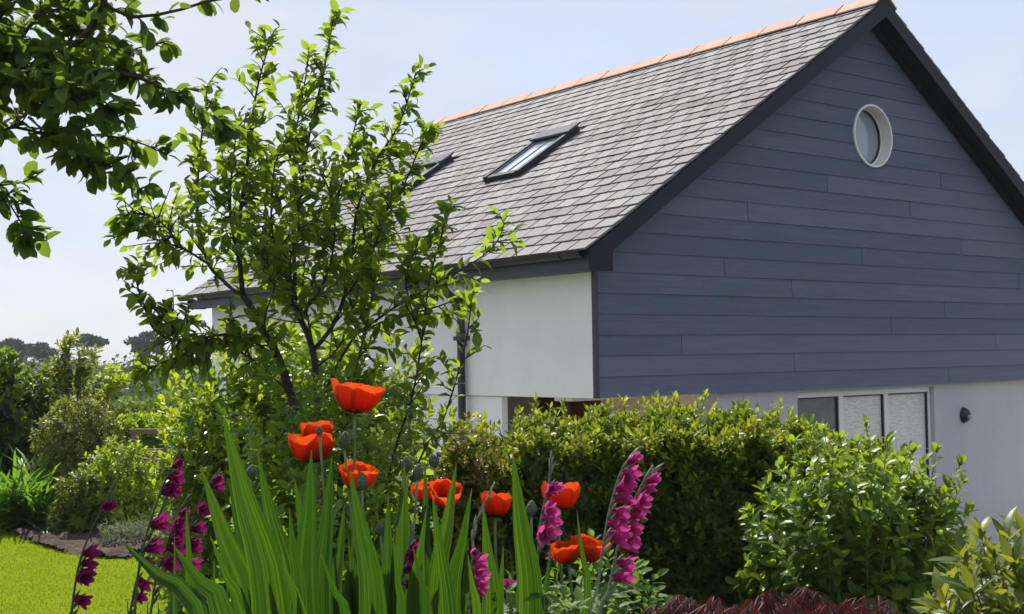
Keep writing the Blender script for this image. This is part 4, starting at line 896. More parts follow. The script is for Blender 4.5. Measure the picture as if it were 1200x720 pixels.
# ------------------------------------------------------------------ sword-leaf clumps
def blade(root, tip, mid, rt, width, name='leaf', tw=0.0):
    q = spline([rt, rt * .45 + mid * .55 + (mid - tip) * 0.16, mid, mid * .45 + tip * .55, tip], 22); Tn = nrm(np.gradient(q, axis=0))
    view = nrm(np.array([U(-.5, .5), -1.0, 0.15]))
    mb = MB(); vs, uv = [], []; m = len(q)
    for i in range(m):
        f = i / (m - 1); wv = width * (0.35 + 0.65 * sm(0, .4, f)) * (1 - max(0, (f - .55) / .45) ** 1.7) + 0.0007
        rot = tw * f; s = nrm(np.cross(Tn[i], view)); nn = np.cross(s, Tn[i]); s = s * math.cos(rot) + nn * math.sin(rot); nn = np.cross(s, Tn[i])
        for j, a in enumerate(np.linspace(-1, 1, 9)):
            vs.append(q[i] + s * a * wv * .5 + nn * (0.22 * abs(a) - .1 + (.035 if j % 2 else -.035)) * wv); uv.append((a * .5 + .5 + int(abs(tip[0] * 977)) % 13, f))
    fs = [(i * 9 + j, i * 9 + j + 1, (i + 1) * 9 + j + 1, (i + 1) * 9 + j) for i in range(m - 1) for j in range(8)]
    mb.add(local(root, vs), fs, uv)
    return mb.build(name, M['blade'], root, True)
def clump(label, d, cxp, blades):
    c = at(cxp, 720, d); z0 = float(gz(c[0], c[1])); root = empty('sword_leaf_clump', (c[0], c[1], z0), label, 'plant', 'clumps of sword leaves')
    for (tx_, ty_, mx_, my_, wpx, dd) in blades:
        tip = at(tx_, ty_, d + dd * 1.2); mid = at(mx_, my_, d + dd); rt = np.array([c[0] + (mid[0] - c[0]) * .35, mid[1], z0]); rt[2] = float(gz(rt[0], rt[1]))
        blade(root, tip, mid, rt, wpx / F * (d + dd) * 1.12, tw=U(-.5, .5))
    for _ in range(6):
        x0, x1 = min(b[0] for b in blades), max(b[0] for b in blades); px = U(x0 + 20, x1 - 10); py = U(590, 690); mx = px + U(-14, 22); dd = U(.05, .3); tip = at(px, py, d + dd); mid = at(mx, 735, d + dd); rt = np.array([c[0] + (mid[0] - c[0]) * .5, mid[1], z0]); blade(root, tip, mid, rt, U(12, 22) / F * d, tw=U(-.7, .7))
clump('broad clump of tall green sword leaves at the lawn side of the flower bed', 2.1, 300, [
    (261, 486, 318, 700, 46, 0), (236, 550, 296, 720, 40, .08), (302, 531, 338, 700, 34, .15), (339, 595, 350, 710, 28, -.05), (246, 627, 290, 735, 26, -.1),
    (140, 632, 232, 722, 36, -.15), (203, 639, 262, 725, 42, -.12), (312, 702, 330, 760, 16, -.2), (281, 560, 322, 720, 30, .2), (330, 650, 352, 730, 24, -.15), (268, 560, 300, 720, 26, .22)])
clump('clump of sword leaves under the two upper poppies', 2.25, 405, [
    (365, 527, 358, 705, 34, 0), (389, 535, 376, 705, 32, .1), (410, 550, 436, 705, 36, -.05), (404, 590, 392, 715, 24, .15), (455, 578, 454, 705, 22, .1),
    (474, 543, 470, 700, 26, .25), (345, 560, 372, 720, 26, .2), (430, 610, 442, 720, 20, -.2), (376, 650, 410, 740, 20, -.2), (419, 600, 412, 715, 26, .22), (462, 640, 470, 730, 18, -.15), (484, 640, 500, 720, 16, .0)])
clump('narrower clump of sword leaves with one tall blade before the hedge', 2.4, 555, [
    (500, 595, 484, 710, 18, 0), (507, 582, 524, 710, 26, -.1), (535, 542, 512, 700, 26, .15), (553, 572, 528, 705, 26, 0), (566, 590, 576, 710, 26, .05), (601, 531, 622, 710, 32, 0),
    (646, 640, 636, 720, 14, .1), (676, 598, 688, 705, 11, .15), (606, 600, 618, 715, 18, .2), (498, 540, 500, 700, 16, .25), (548, 650, 560, 730, 18, -.15), (590, 640, 584, 730, 16, -.1)])

# ------------------------------------------------------------------ poppies
def frame_z(axis):
    z = nrm(np.array(axis, float)); x = nrm(np.cross([0.2, 1, 0.1], z)); return np.stack([x, np.cross(z, x), z], 1)
def poppy(px, py, d, wpx, hpx, tilt=(0, 0), label='', open_=0.5, rt=None, seed=0, npet=5, buds=()):
    """px,py = centre of the flower; a bowl of crinkled overlapping petals on a hairy stem"""
    g = np.random.default_rng(seed); R = wpx / F * d * .5; Hh = hpx / F * d * .88
    Rz = frame_z([tilt[0], tilt[1], 1.0]); head = at(px, py, d) - Rz[:, 2] * Hh * .5
    rx = head[0] + g.uniform(-.05, .05); ry = head[1] + .05; root = empty('poppy', (rx, ry, float(gz(rx, ry))), label, 'flower', 'orange poppies in the flower bed')
    b0 = np.array(root.location)
    mb = MB(); pts = spline([b0, b0 * .6 + head * .4 + g.uniform(-.03, .03, 3), b0 * .12 + head * .88 - Rz[:, 2] * .02, head], 16)
    mb.tube(local(root, pts), np.linspace(0.0042, 0.0030, 16), 7); mb.build('stem', M['green_stem'], root, True)
    nu, nv = 27, 11
    for p in range(npet):
        a0 = 2 * math.pi * p / npet + g.uniform(-.25, .25) + seed; inner = .90 if p % 2 else 1.0; ph = g.uniform(0, 6.28, 6); hj = g.uniform(.88, 1.12)
        span = (2.9 if npet < 6 else 2.5) * g.uniform(.9, 1.1); vs, uv = [], []
        for j in range(nv):
            v = j / (nv - 1)
            for i in range(nu):
                u = i / (nu - 1) * 2 - 1
                edge = v * (1 - .16 * abs(u) ** 2.4)                      # rounded outer margin
                a = a0 + u * span * .5 * (0.55 + .45 * min(1, v * 2))
                tm = 2.05 - 0.95 * open_; th = edge * tm
                r = R * inner * (math.sin(th) / math.sin(min(math.pi / 2, tm))) ** .8; z = Hh * hj * (1 - math.cos(th)) / (1 - math.cos(tm))
                wob = v * v * (math.sin(a * 4 + ph[0]) * .05 + math.sin(a * 9 + ph[1]) * .022 + math.sin(a * 21 + ph[2] + v * 3) * .010)
                r *= 1 + wob; z *= 1 + v * (math.sin(a * 3 + ph[3]) * .06 + math.sin(a * 8 + ph[4]) * .03)
                vs.append(local(root, head + Rz @ np.array([r * math.cos(a), r * math.sin(a), z]))); uv.append((u * .5 + .5 + p, v))
        fs = [(j * nu + i, j * nu + i + 1, (j + 1) * nu + i + 1, (j + 1) * nu + i) for j in range(nv - 1) for i in range(nu - 1)]
        mb = MB(); mb.add(vs, fs, uv); mb.build('petal', M['poppy'], root, True)
    mb = MB(); Mx = Matrix.Translation(Vector(local(root, head))) @ Matrix(Rz.tolist()).to_4x4()
    mb.lathe([(.0005, 0), (.008, .002), (.011, .009), (.010, .015), (.0135, .0165), (.0005, .019)], 14, Mx)
    for k in range(60):
        a = g.uniform(0, 6.28); r1 = g.uniform(.014, .026); tip = Mx @ Vector((r1 * math.cos(a), r1 * math.sin(a), g.uniform(.008, .02))); bs = Mx @ Vector((.006 * math.cos(a), .006 * math.sin(a), .003))
        mb.tube([bs, (bs + tip) / 2 + Vector((0, 0, .002)), tip], [.0005, .0005, .0014], 4)
    mb.build('seed_head', M['seed'], root, True)
    # a few toothed leaves low on the stem
    return root
PD = 2.7
poppy(418, 468, PD, 62, 37, (.12, .03), 'highest poppy in the bed, an open orange red cup', .85, seed=1)
poppy(371, 506, PD + .04, 40, 24, (.05, .1), 'small orange poppy behind the second highest bloom with a bud before it', .6, seed=2, npet=6)
poppy(365, 526, PD, 56, 38, (.0, .02), 'full orange poppy second from the top, under a green bud', .55, seed=3, npet=6)
poppy(420, 561, PD - .02, 46, 30, (.05, -.18), 'wide orange poppy directly below the highest one', .8, seed=4)
poppy(498, 577, PD + .05, 32, 27, (-.1, -.1), 'small orange poppy close beside a bloom showing its dark centre', .6, seed=5)
poppy(523, 583, PD, 38, 30, (.1, -.55), 'orange poppy tipped forward to show its dark centre', .9, seed=6)
poppy(581, 593, PD, 36, 31, (.05, .12), 'orange poppy upright to the side of the tall single sword blade', .5, seed=7)
poppy(657, 583, PD + .12, 46, 34, (.05, .12), 'orange poppy half hidden behind a pink gladiolus spike', .6, seed=8)
poppy(664, 648, PD, 36, 30, (-.15, -.1), 'low orange poppy folded tall, first of the bottom pair', .5, seed=9)
poppy(690, 645, PD + .05, 46, 30, (.25, -.1), 'low wide orange poppy partly under leaves, second of the bottom pair', .75, seed=10)
def bud(px, py, d, hpx, lean, label, seed):
    g = np.random.default_rng(seed); h = hpx / F * d; c = at(px, py, d); Rz = frame_z([lean, -.05, 1.0]); foot = c - Rz[:, 2] * h * .5
    rx, ry = foot[0] + g.uniform(-.04, .04), foot[1] + .03; root = empty('poppy_bud', (rx, ry, float(gz(rx, ry))), label, 'bud', 'green poppy buds')
    b0 = np.array(root.location); pts = spline([b0, b0 * .5 + foot * .5 + g.uniform(-.03, .03, 3), foot], 14)
    mb = MB(); mb.tube(local(root, pts), np.linspace(.0036, .0024, 14), 7); mb.build('stem', M['green_stem'], root, True)
    mb = MB(); Mx = Matrix.Translation(Vector(local(root, foot))) @ Matrix(Rz.tolist()).to_4x4()
    mb.lathe([(.0005, 0)] + [(h * .34 * math.sin(math.pi * t) ** .7 * (1.08 - .25 * t), h * t) for t in np.linspace(.06, .94, 10)] + [(.0005, h)], 14, Mx)
    n = 90; t = g.uniform(.1, .92, n); a = g.uniform(0, 6.28, n)
    for tt, aa in zip(t, a):
        r = h * .34 * math.sin(math.pi * tt) ** .7 * (1.08 - .25 * tt); p0 = Mx @ Vector((r * .96 * math.cos(aa), r * .96 * math.sin(aa), h * tt)); p1 = Mx @ Vector((r * 1.16 * math.cos(aa), r * 1.16 * math.sin(aa), h * (tt + .06)))
        mb.tube([p0, p1], [.0005, .0002], 3)
    mb.build('calyx', M['bud'], root, True)
for i, (x, y, d, h, ln, lab) in enumerate([
    (374, 505, 2.6, 13, -.1, 'green poppy bud in front of the second highest bloom'), (404, 516, 2.68, 22, .05, 'pointed green poppy bud standing under the highest bloom'),
    (424, 564, 2.55, 22, .0, 'green poppy bud in front of the bloom below the highest one'), (477, 544, 2.7, 20, -.1, 'taller round green bud of the three above the dark-centred poppy'),
    (490, 553, 2.66, 20, .1, 'lower front green bud of the three above the dark-centred poppy'), (508, 540, 2.8, 18, -.2, 'green bud leaning against the dark bush, third of the three'),
    (295, 553, 2.7, 18, .1, 'green poppy bud among the sword leaves near the lawn'), (446, 620, 2.5, 16, 0, 'low green poppy bud between two sword leaves'),
    (623, 596, 2.66, 20, .05, 'green poppy bud beside the pink gladiolus and tall blade')]):
    bud(x, y, d, h, ln, lab, 40 + i)

# ------------------------------------------------------------------ gladioli
def glad_flower(root, p, axis, size, mat, g, closed=0.0):
    """one funnel flower of six tepals joined to a short tube"""
    Rz = frame_z(axis); mb = MB(); nv, nu = 7, 5
    for k in range(6):
        a0 = k * math.pi / 3 + g.uniform(-.12, .12); wid = (0.46 if k % 2 else .36) * size; ln = size * g.uniform(.9, 1.1)
        vs, uv = [], []
        for j in range(nv):
            v = j / (nv - 1); fl = (1 - closed) * (0.08 + .62 * max(0, v - .35) ** 1.2); r = size * (.05 + .02 * v) + ln * fl; z = ln * v * (1 - .25 * (1 - closed) * max(0, v - .5))
            wv = wid * max(math.sin(math.pi * min(.975, .08 + v * .9)), .05) ** .55
            for i in range(nu):
                u = i / (nu - 1) * 2 - 1
                q = np.array([r + .1 * wid * u * u * (1 if k % 2 else -.5), u * wv * .5, z + g.uniform(-.01, .01) * size]); c_, s_ = math.cos(a0), math.sin(a0)
                vs.append(p + Rz @ np.array([q[0] * c_ - q[1] * s_, q[0] * s_ + q[1] * c_, q[2]])); uv.append((u * .5 + .5, v))
        mb.add(local(root, vs), [(j * nu + i, j * nu + i + 1, (j + 1) * nu + i + 1, (j + 1) * nu + i) for j in range(nv - 1) for i in range(nu - 1)], uv)
    return mb.build('flower', mat, root, True)
def gladiolus(label, line, d, f0, f1, nfl, size, side, mat, nbud=6, seed=0, stem='grey_stem', bud_mat=None, leaves=2, fl=None):
    """line: stem picture points bottom to tip; flowers between fractions f0..f1 of the stem, facing side"""
    g = np.random.default_rng(seed); pts = [at(x, y, d) for x, y in line]
    z0 = float(gz(pts[0][0], pts[0][1])); foot = pts[0] + (pts[0] - pts[1]) * .25; foot = np.array([foot[0], foot[1] + .02, float(gz(foot[0], foot[1]))])
    root = empty('gladiolus', foot, label, 'flower', 'magenta gladiolus spikes'); q = spline([foot] + pts, 40); vis = spline(pts, 60); Tn = nrm(np.gradient(vis, axis=0))
    mb = MB(); mb.tube(local(root, q), np.linspace(.0050, .0016, 40), 7)
    sx = nrm(np.array(side, float)); size = size * .82
    mbb = mb
    if fl: nfl = len(fl)
    for i in range(nfl):
        f = fl[i] if fl else f0 + (f1 - f0) * (i + .5) / nfl; k = int(f * 59); p = vis[k]; s = sx + np.array([0, 0, .05 + .35 * i / nfl]) + np.array([g.uniform(-.35, .35), g.uniform(-.45, .45), g.uniform(-.25, .2)]); fsz = size * (1 - .30 * (i / max(nfl - 1, 1)))
        op = .08 if i < nfl * .15 else (.0 if i < nfl * .8 else .5)
        off = nrm(s) * size * .12
        glad_flower(root, p + off, s, fsz * g.uniform(.85, 1.1), mat, g, op)
        mbb.tube(local(root, [p - Tn[k] * .012, p + nrm(s + Tn[k]) * size * .32, p + nrm(s + Tn[k] * 1.2) * size * .62]), [.0026, .0032, .0006], 6)
    for i in range(nbud):
        f = f1 + (1.0 - f1) * (i + .3) / nbud; k = min(int(f * 59), 59); p = vis[k]; s = nrm(Tn[k] * 1.3 + sx * .55 * (1 if i % 2 else -.2) + g.uniform(-.15, .15, 3)); ln = size * (.75 - .45 * i / nbud)
        mbb.tube(local(root, [p - Tn[k] * .008, p + s * ln * .5, p + s * ln]), [.0022, .0031 * (1 - .5 * i / nbud), .0005], 6)
    for i in range(max(2, nfl // 3)):                       # spent bracts under the flowers
        f = max(0.05, f0 - .05 * i - .02); k = int(f * 59); p = vis[k]; s = nrm(Tn[k] + sx * .7); mbb.tube(local(root, [p, p + s * size * .4, p + s * size * .8]), [.003, .0045, .0006], 6)
    mbb.build('stem', M[stem], root, True)
    for i in range(leaves):
        t = at(line[0][0] + g.uniform(-22, 22), line[0][1] - g.uniform(10, 70), d + .02); blade(root, t, foot * .5 + t * .5 + g.uniform(-.01, .01, 3), foot, .012)
    return root
R_ = (0.95, -.35, -.05)
gladiolus('bright pink gladiolus spike, the taller of the pair at the dark hedge', [(690, 745), (700, 690), (708, 630), (716, 590), (728, 552), (741, 532)], 2.5, .50, .97, 9, .056, R_, M['magenta'], 2, 1, leaves=1, fl=[.55, .62, .67, .73, .79, .84, .89, .94])
gladiolus('bright pink gladiolus spike leaning outward, right one of the pair at the dark hedge', [(700, 745), (714, 690), (724, 640), (738, 598), (756, 562), (774, 545)], 2.55, .38, .88, 11, .058, R_, M['magenta'], 3, 2, leaves=1, fl=[.33, .42, .50, .56, .61, .67, .72, .77, .83, .88])
gladiolus('pink gladiolus spike in front of a half hidden orange poppy', [(628, 735), (630, 660), (632, 620), (638, 588), (644, 560), (646, 530)], 2.5, .48, .84, 6, .052, (0.6, -.7, 0), M['magenta'], 5, 3, leaves=1)
gladiolus('low pink gladiolus between two narrow sword leaves', [(546, 770), (549, 725), (552, 680), (554, 640), (558, 612), (580, 565)], 2.35, .35, .62, 5, .046, (0.5, -.75, -.1), M['magenta'], 7, 4, stem='grey_stem', leaves=0)
gladiolus('pink gladiolus showing two blooms amid the middle sword leaves', [(466, 745), (470, 690), (474, 660), (480, 635), (484, 612)], 2.5, .40, .85, 4, .046, (0.6, -.7, 0), M['magenta_shaded'], 4, 5, leaves=0)
dk = 'stem_shaded'; M[dk] = surf('shaded_green_stem', (0.045, 0.06, 0.035), (0.09, 0.10, 0.065), 30, 0.5, 0.1, 80, 0.3)  # stem colour darkened for the shade on these spikes
gladiolus('shade-toned magenta gladiolus arching over the lawn, nearest the lawn edge', [(78, 760), (84, 715), (93, 660), (108, 620), (125, 588), (138, 560)], 2.75, .25, .78, 8, .052, (0.9, -.4, -.15), M['magenta_shaded'], 4, 6, dk, leaves=1, fl=[.30, .39, .44, .49, .54, .80, .84])
gladiolus('shade-toned magenta gladiolus with top blooms in front of the bench', [(158, 760), (160, 690), (168, 640), (180, 600), (195, 560), (212, 530)], 2.6, .55, .95, 8, .054, (0.85, -.5, -.1), M['magenta_shaded'], 4, 7, dk, leaves=2, fl=[.50, .62, .78, .83, .88, .92])
gladiolus('shade-toned magenta gladiolus with its blooms clustered beside the tall sword leaf', [(200, 760), (203, 690), (212, 650), (226, 610), (240, 575), (258, 552)], 2.7, .35, .92, 9, .050, (0.8, -.5, -.2), M['magenta_shaded'], 3, 8, dk, leaves=2, fl=[.48, .55, .60, .66, .77, .90, .94])
gladiolus('low shade-toned magenta gladiolus, its blooms just above the lawn', [(175, 760), (178, 710), (185, 670), (195, 640), (206, 610), (222, 580)], 2.65, .35, .88, 7, .050, (0.7, -.6, -.15), M['magenta_shaded'], 4, 9, dk, leaves=3, fl=[.55, .66, .71, .76, .82, .87])
gladiolus('slim faded gladiolus stem with few blooms between the dark spikes', [(140, 765), (152, 720), (160, 680), (172, 640), (188, 600), (200, 570)], 2.8, .3, .7, 4, .046, (0.7, -.5, -.3), M['magenta_shaded'], 6, 10, dk, leaves=2)

# geranium with small magenta flowers at the bottom
def geranium(px, py, d, label, fl, seed):
    g = np.random.default_rng(seed); c = at(px, py + 60, d); root = empty('geranium', (c[0], c[1], float(gz(c[0], c[1]))), label, 'plant'); b0 = np.array(root.location)
    tips, pol = [], []
    for i in range(16):
        t = at(px + g.uniform(-60, 60), py + g.uniform(-5, 40), d + g.uniform(-.12, .12)); tips.append(t); pol.append(([b0, b0 * .4 + t * .6, t], .003, .0014))
    fts = [at(x, y, d) for x, y in fl]; pol += [([b0, b0 * .4 + t * .6, t], .0026, .0013) for t in fts]
    branches(root, pol, M['green_stem'], 'stem', 5)
    Tp = np.array(tips); B = rosettes(Tp, np.tile([0, -.2, 1.0], (len(Tp), 1)), 7, .045, (1.0, 1.6), .002); add_leaves(root, 'foliage', M['herb_leaf'], *B, .34, 'lance')
    for t in fts:
        mb = MB(); ax_ = nrm(np.array([g.uniform(-.3, .3), -.5, 1.0])); Rz = frame_z(ax_)
        for k in range(26):
            a = g.uniform(0, 6.28); r = .022 * g.uniform(.6, 1.1); dz = g.uniform(0, .010); s = np.array([math.cos(a), math.sin(a), 0]); n_ = np.array([-math.sin(a), math.cos(a), 0])
            v = [s * .002, s * r * .6 - n_ * .003 + [0, 0, dz], s * r + [0, 0, dz * 1.1], s * r * .6 + n_ * .003 + [0, 0, dz]]
            mb.add([local(root, t + Rz @ q) for q in v], [(0, 1, 2, 3)], [(.5, .1), (0, .6), (.5, 1), (1, .6)])
        mb.build('flower', M['magenta'], root)
geranium(622, 692, 2.5, 'small geranium plant with two feathery magenta flowers low in the bed', [(622, 686), (597, 687)], 71)
geranium(668, 700, 2.75, 'small leafy plant with a single violet flower below the poppy pair', [(650, 652)], 72)

# ------------------------------------------------------------------ planting beyond the lawn
def P0(x, y, d): c = at(x, y, d); return c
c = P0(28, 600, 10.4); b0 = np.array([c[0], c[1], float(gz(c[0], c[1]))])
st = empty('strap_leaved_plant', b0, 'arching strap leaved plant on the soil at the far lawn edge', 'plant')
n = 420; az = U(0, 6.28, n); el = U(.2, 1.0, n); D = np.stack([np.cos(az) * np.sin(el), np.sin(az) * np.sin(el), np.cos(el)], 1); Bp = b0 + np.stack([U(-.28, .28, n), U(-.2, .2, n), np.full(n, 0.02)], 1)
add_leaves(st, 'foliage', M['strap_leaf'], Bp, D, np.stack([-np.cos(az) * np.cos(el), -np.sin(az) * np.cos(el), np.sin(el)], 1), U(.4, .78, n), .045, 'strap', .3, .75)
c = P0(10, 500, 11.6)
shrub('dark_shrub', 'large dark shrub with sunlit top behind the strap leaved plant', 'shrub', (c[0], c[1]), (c[0] - .1, c[1], .62), (.62, .5, .74), 1500, 6, .085, .48, M['dark_leaf'], 'oval', seed=51, tips=M['laurel_leaf'], ntip=220, rough=.2)
c = P0(92, 530, 10.9)
shrub('variegated_shrub', 'grey green variegated shrub between the dark shrub and the lime one', 'shrub', (c[0], c[1]), (c[0], c[1], .50), (.40, .36, .56), 1700, 6, .042, .5, M['vari_leaf'], 'oval', seed=52, tips=M['olive_leaf'], ntip=260, rough=.16)
c = P0(140, 575, 10.0)
shrub('lime_shrub', 'bright lime green shrub in front of the wooden bench', 'shrub', (c[0], c[1]), (c[0], c[1], .30), (.37, .32, .44), 1000, 7, .045, .5, M['lime_leaf'], 'oval', seed=53, rough=.18)
c = P0(100, 575, 9.9)
shrub('lime_shrub', 'lower olive shrub on the soil beside the lime one', 'shrub', (c[0], c[1]), (c[0], c[1], .20), (.26, .24, .34), 600, 7, .042, .5, M['olive_leaf'], 'oval', seed=54, rough=.18)
c = P0(155, 640, 9.2)
shrub('silver_plant', 'low silvery ground plant at the lawn edge under the lime shrub', 'plant', (c[0], c[1]), (c[0], c[1], .04), (.26, .2, .16), 420, 7, .05, .16, M['silver_leaf'], 'lance', seed=55, rough=.2, bark='grey_stem')
c = P0(225, 640, 9.4)
shrub('silver_plant', 'pale low plant at the lawn edge behind the dark gladioli', 'plant', (c[0], c[1]), (c[0], c[1], .04), (.24, .2, .18), 300, 7, .05, .2, M['silver_leaf'], 'lance', seed=56, rough=.2, bark='grey_stem')
# lopped tree with regrowth
def lopped(label, stems, tufts, d, mat, L, seed):
    b = at(*stems[0][0], d); z = float(gz(b[0], b[1])); root = empty('lopped_tree', (b[0], b[1], z), label, 'tree'); b0 = np.array([b[0], b[1], z])
    branches(root, [([b0] + [at(x, y, d) for x, y in s], r, r * .6) for s, r in [(s_, .05) for s_ in stems]], M['barkpale'], 'trunk', 8)
    P, A = [], []
    for (x, y, rx, ry, n) in tufts:
        for i in range(n):
            q = at(x + RNG.normal(0, rx * .5), y + RNG.normal(0, ry * .5), d + RNG.normal(0, .12)); P.append(q); A.append(nrm(np.array([RNG.normal(0, .4), RNG.normal(0, .4), 1.0])))
    add_leaves(root, 'crown', mat, *rosettes(np.array(P), np.array(A), 7, L, (.4, 1.4), .04), .42, 'oval')
lopped('stubby tree trunk clothed in leaves above the dark shrub', [[(82, 520), (80, 450), (78, 415)], [(82, 520), (92, 440), (99, 418)]], [(82, 455, 28, 40, 110), (76, 408, 8, 14, 20), (102, 425, 12, 22, 26), (60, 440, 20, 16, 40), (88, 395, 2, 8, 5)], 11.9, M['olive_leaf'], .075, 1)
lopped('leaning bare stem with a small leafy head beside the variegated shrub', [[(118, 500), (124, 470), (131, 450)]], [(131, 447, 9, 8, 16), (131, 432, 8, 3, 5), (142, 445, 10, 6, 10), (116, 462, 10, 12, 10)], 11.5, M['lime_leaf'], .08, 2)
# bench
bc = at(190, 540, 12.0); bench = empty('garden_bench', (bc[0], bc[1], float(gz(bc[0], bc[1]))), 'weathered wooden garden bench half hidden by shrubs', 'bench', rot=(0, 0, math.radians(-8)))
bz = float(bench.location.z); ztop = at(190, 503, 12.0)[2] - bz; 
def bp(name, *boxes):
    mb = MB()
    for b in boxes: mb.box(*b)
    return bev(mb.build(name, M['wood'], bench), .004)
hw = .62; zt = ztop
x0_ = at(148, 540, 12.0)[0] - bc[0]; x1_ = x0_ + 1.35
bp('top_rail', (x0_, x1_, .02, .07, zt - .05, zt)); bp('back_panel', (x0_ + .17, x1_ - .05, .025, .06, zt - .45, zt - .19)) ; bp('back_slat', (x0_ + .34, x0_ + .40, .03, .058, zt - .19, zt - .05)); bp('back_slat', (x0_ + .86, x0_ + .92, .03, .058, zt - .19, zt - .05))
for xx in (x0_ + .02, x1_ - .08): bp('back_leg', (xx, xx + .06, .015, .075, 0, zt - .05)); bp('front_leg', (xx, xx + .06, -.46, -.40, 0, .62)); bp('armrest', (xx - .015, xx + .075, -.48, .012, .62, .65))
bp('seat', *[(x0_ + .03, x1_ - .03, -.45 + i * .11, -.36 + i * .11, .40, .425) for i in range(4)])
# clipped hedge behind it, and a hedge row
htp = at(180, 489, 13.3)[2]
hedge('clipped_hedge', 'low clipped lime green hedge behind the wooden bench', 'hedge', at(135, 490, 13.3)[0], at(330, 490, 13.3)[0], lambda x: 13.1 + 0 * np.asarray(x), .7, lambda x: htp + .03 * np.sin(np.asarray(x) * 9), 1300, 6, .06, .5, M['laurel_leaf'], M['lime_leaf'], 650, seed=61, shape='oval')

# ------------------------------------------------------------------ trees beyond the garden
def clump_crown(root, c, r, n, L, mat, seed, lumps=14, flat=1.0, name='crown', up=.3):
    g = np.random.default_rng(seed); cs = np.array(c) + nrm(g.normal(size=(lumps, 3))) * np.array(r) * g.uniform(.35, .8, (lumps, 1)); P, A = [], []
    m = n // lumps
    for q in cs:
        d = nrm(g.normal(size=(m, 3))); s = g.uniform(.28, .48); P.append(q + d * np.array(r) * s * g.uniform(.6, 1, (m, 1)) * np.array([1, 1, .8 * flat])); A.append(nrm(d + np.array([0, 0, up])))
    P = np.concatenate(P); A = np.concatenate(A); add_leaves(root, name, mat, *rosettes(P, A, 3, L, (.7, 1.5), L * .3), .6, 'simple', .2, .2)
    return cs
def far_tree(name, label, px, d, top_y, rad, hh, mat, L, n, seed, trunk_r=.12, lumps=14, flat=1.0, group=None):
    t = at(px, top_y, d); b = float(gz(t[0], t[1])); cz = t[2] - hh; root = empty(name, (t[0], t[1], b), label, 'tree', group); b0 = np.array([t[0], t[1], b])
    cs = clump_crown(root, (t[0], t[1], cz), (rad, rad, hh), n, L, mat, seed, lumps, flat); cc = np.array([t[0], t[1], cz])
    branches(root, [([b0, b0 * .5 + cc * .5 + U(-.1, .1, 3), cc], trunk_r, trunk_r * .5)] + [([b0 * .35 + cc * .65, (cc + q) / 2 - np.array([0, 0, hh * .15]), q], trunk_r * .45, trunk_r * .12) for q in cs[:8]], M['bark'], 'trunk', 6)
grp = 'trees beyond the garden'
far_tree('broadleaf_tree', 'sunlit yellow green tree beyond the bench', 195, 22, 440, 1.3, 1.1, M['mid_leaf'], .13, 2400, 101, .09, 16, .5, grp)
far_tree('broadleaf_tree', 'rounded mid green tree between the leaning stem and the bench', 150, 30, 447, 1.5, 1.6, M['far_leaf'], .16, 2400, 102, .12, 14, .8, grp)
far_tree('broadleaf_tree', 'mid green tree showing above the dark shrub', 35, 26, 424, 2.0, 1.6, M['mid_leaf'], .15, 2600, 103, .12, 18, .7, grp)
far_tree('broadleaf_tree', 'broad dark green tree with a rounded top behind the bench hedge', 230, 36, 430, 2.4, 2.2, M['far_leaf'], .2, 2600, 104, .15, 16, .8, grp)
far_tree('broadleaf_tree', 'dark green tree in the dip beyond the variegated shrub', 105, 42, 440, 2.2, 2.0, M['far_leaf'], .22, 2400, 105, .15, 14, .8, grp)
DP = 170
far_tree('pine_tree', 'dark flat topped pine standing clear on the far skyline', 103, DP, 390, 2.7, 1.1, M['pine_leaf'], .55, 1100, 111, .11, 13, .5, 'pines on the far ridge')
far_tree('pine_tree', 'ragged tall pine on the skyline beside the leaves of the fruit tree', 172, DP - 20, 386, 2.2, 2.1, M['pine_leaf'], .5, 600, 112, .22, 12, .5, 'pines on the far ridge')
far_tree('pine_tree', 'tallest dark pine at the end of the skyline group', 12, DP, 390, 1.9, 2.2, M['pine_leaf'], .55, 900, 113, .25, 10, .8, 'pines on the far ridge')
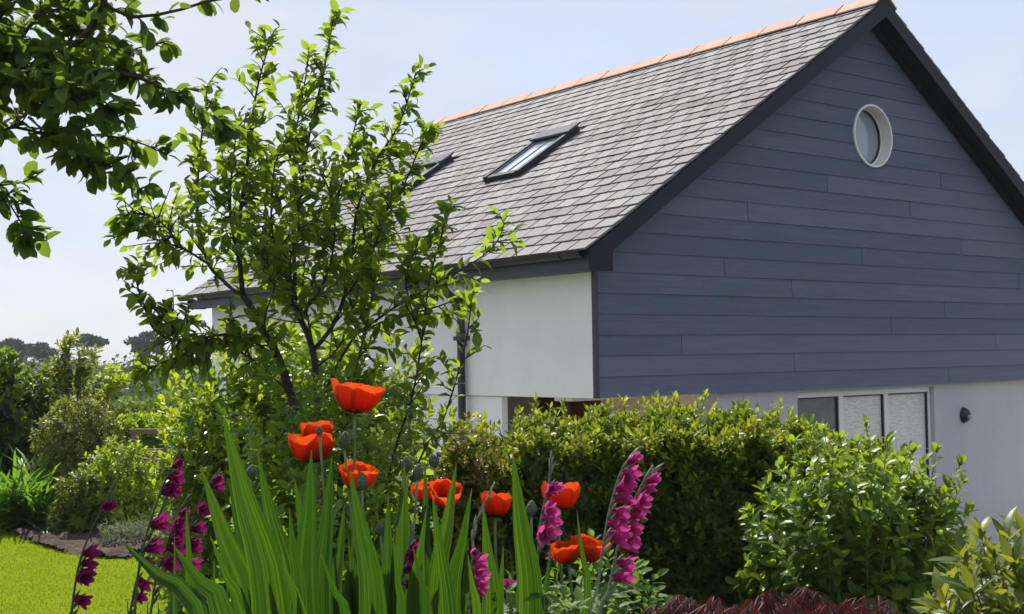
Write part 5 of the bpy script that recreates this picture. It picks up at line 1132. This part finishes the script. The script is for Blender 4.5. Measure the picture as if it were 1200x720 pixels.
far_tree('pine_tree', 'low spreading pine next to the tallest dark one', 30, DP + 4, 396, 1.7, 1.5, M['pine_leaf'], .55, 800, 114, .22, 9, .7, 'pines on the far ridge')
far_tree('pine_tree', 'low spreading pine nearest the leafy stubby trunk', 52, DP - 6, 398, 1.9, 1.4, M['pine_leaf'], .55, 800, 115, .22, 9, .7, 'pines on the far ridge')
def far_wood():
    g = np.random.default_rng(77); P, A, Ls = [], [], []
    for i in range(620):
        ang = g.uniform(-.75, 1.0) if i > 330 else g.uniform(-.52, -.18); d = g.uniform(60, 205) if i % 3 else g.uniform(95, 175); x, y = d * math.sin(ang), d * math.cos(ang); b = float(gz(x, y)); h = g.uniform(4.0, 6.2) + (g.uniform(1.2, 2.0) if d > 120 else 0); r = g.uniform(1.8, 3.4); m = 75
        dd = nrm(g.normal(size=(m, 3))); dd[:, 2] = np.abs(dd[:, 2]) * 1.0 - .25
        P.append(np.array([x, y, b + h - r]) + dd * r * g.uniform(.8, 1.1, (m, 1))); A.append(nrm(dd + np.array([0, 0, .3])))
        Ls.append(np.full(m, .55 * (d / 110) ** .4))
    P = np.concatenate(P); A = np.concatenate(A); Ls = np.concatenate(Ls)
    B, D, N_, L_ = rosettes(P, A, 2, 1.0, (.8, 1.5), .1); L_ = L_ * np.repeat(Ls, 2)
    o = link('far_woodland', leaf_mesh('far_woodland', B, D, N_, L_, L_ * .75, 'simple', .2, .2), M['far_leaf']); tag(o, 'hazy mass of woodland on the far slope', 'woodland', kind='stuff')
far_wood()

# ------------------------------------------------------------------ haze
HAZE = 0.0005
if HAZE:
    mb = MB(); mb.box(-440, 440, -430, 445, -9, 22); hz = mb.build('haze', None)
    m = bpy.data.materials.new('haze'); m.use_nodes = True; nt = m.node_tree; nt.nodes.remove(nt.nodes['Principled BSDF'])
    v = nt.nodes.new('ShaderNodeVolumePrincipled'); v.inputs['Color'].default_value = (.86, .91, .98, 1); v.inputs['Density'].default_value = HAZE
    nt.links.new(v.outputs[0], nt.nodes['Material Output'].inputs['Volume']); hz.data.materials.append(m); tag(hz, 'pale summer haze in the air', 'haze', kind='stuff')
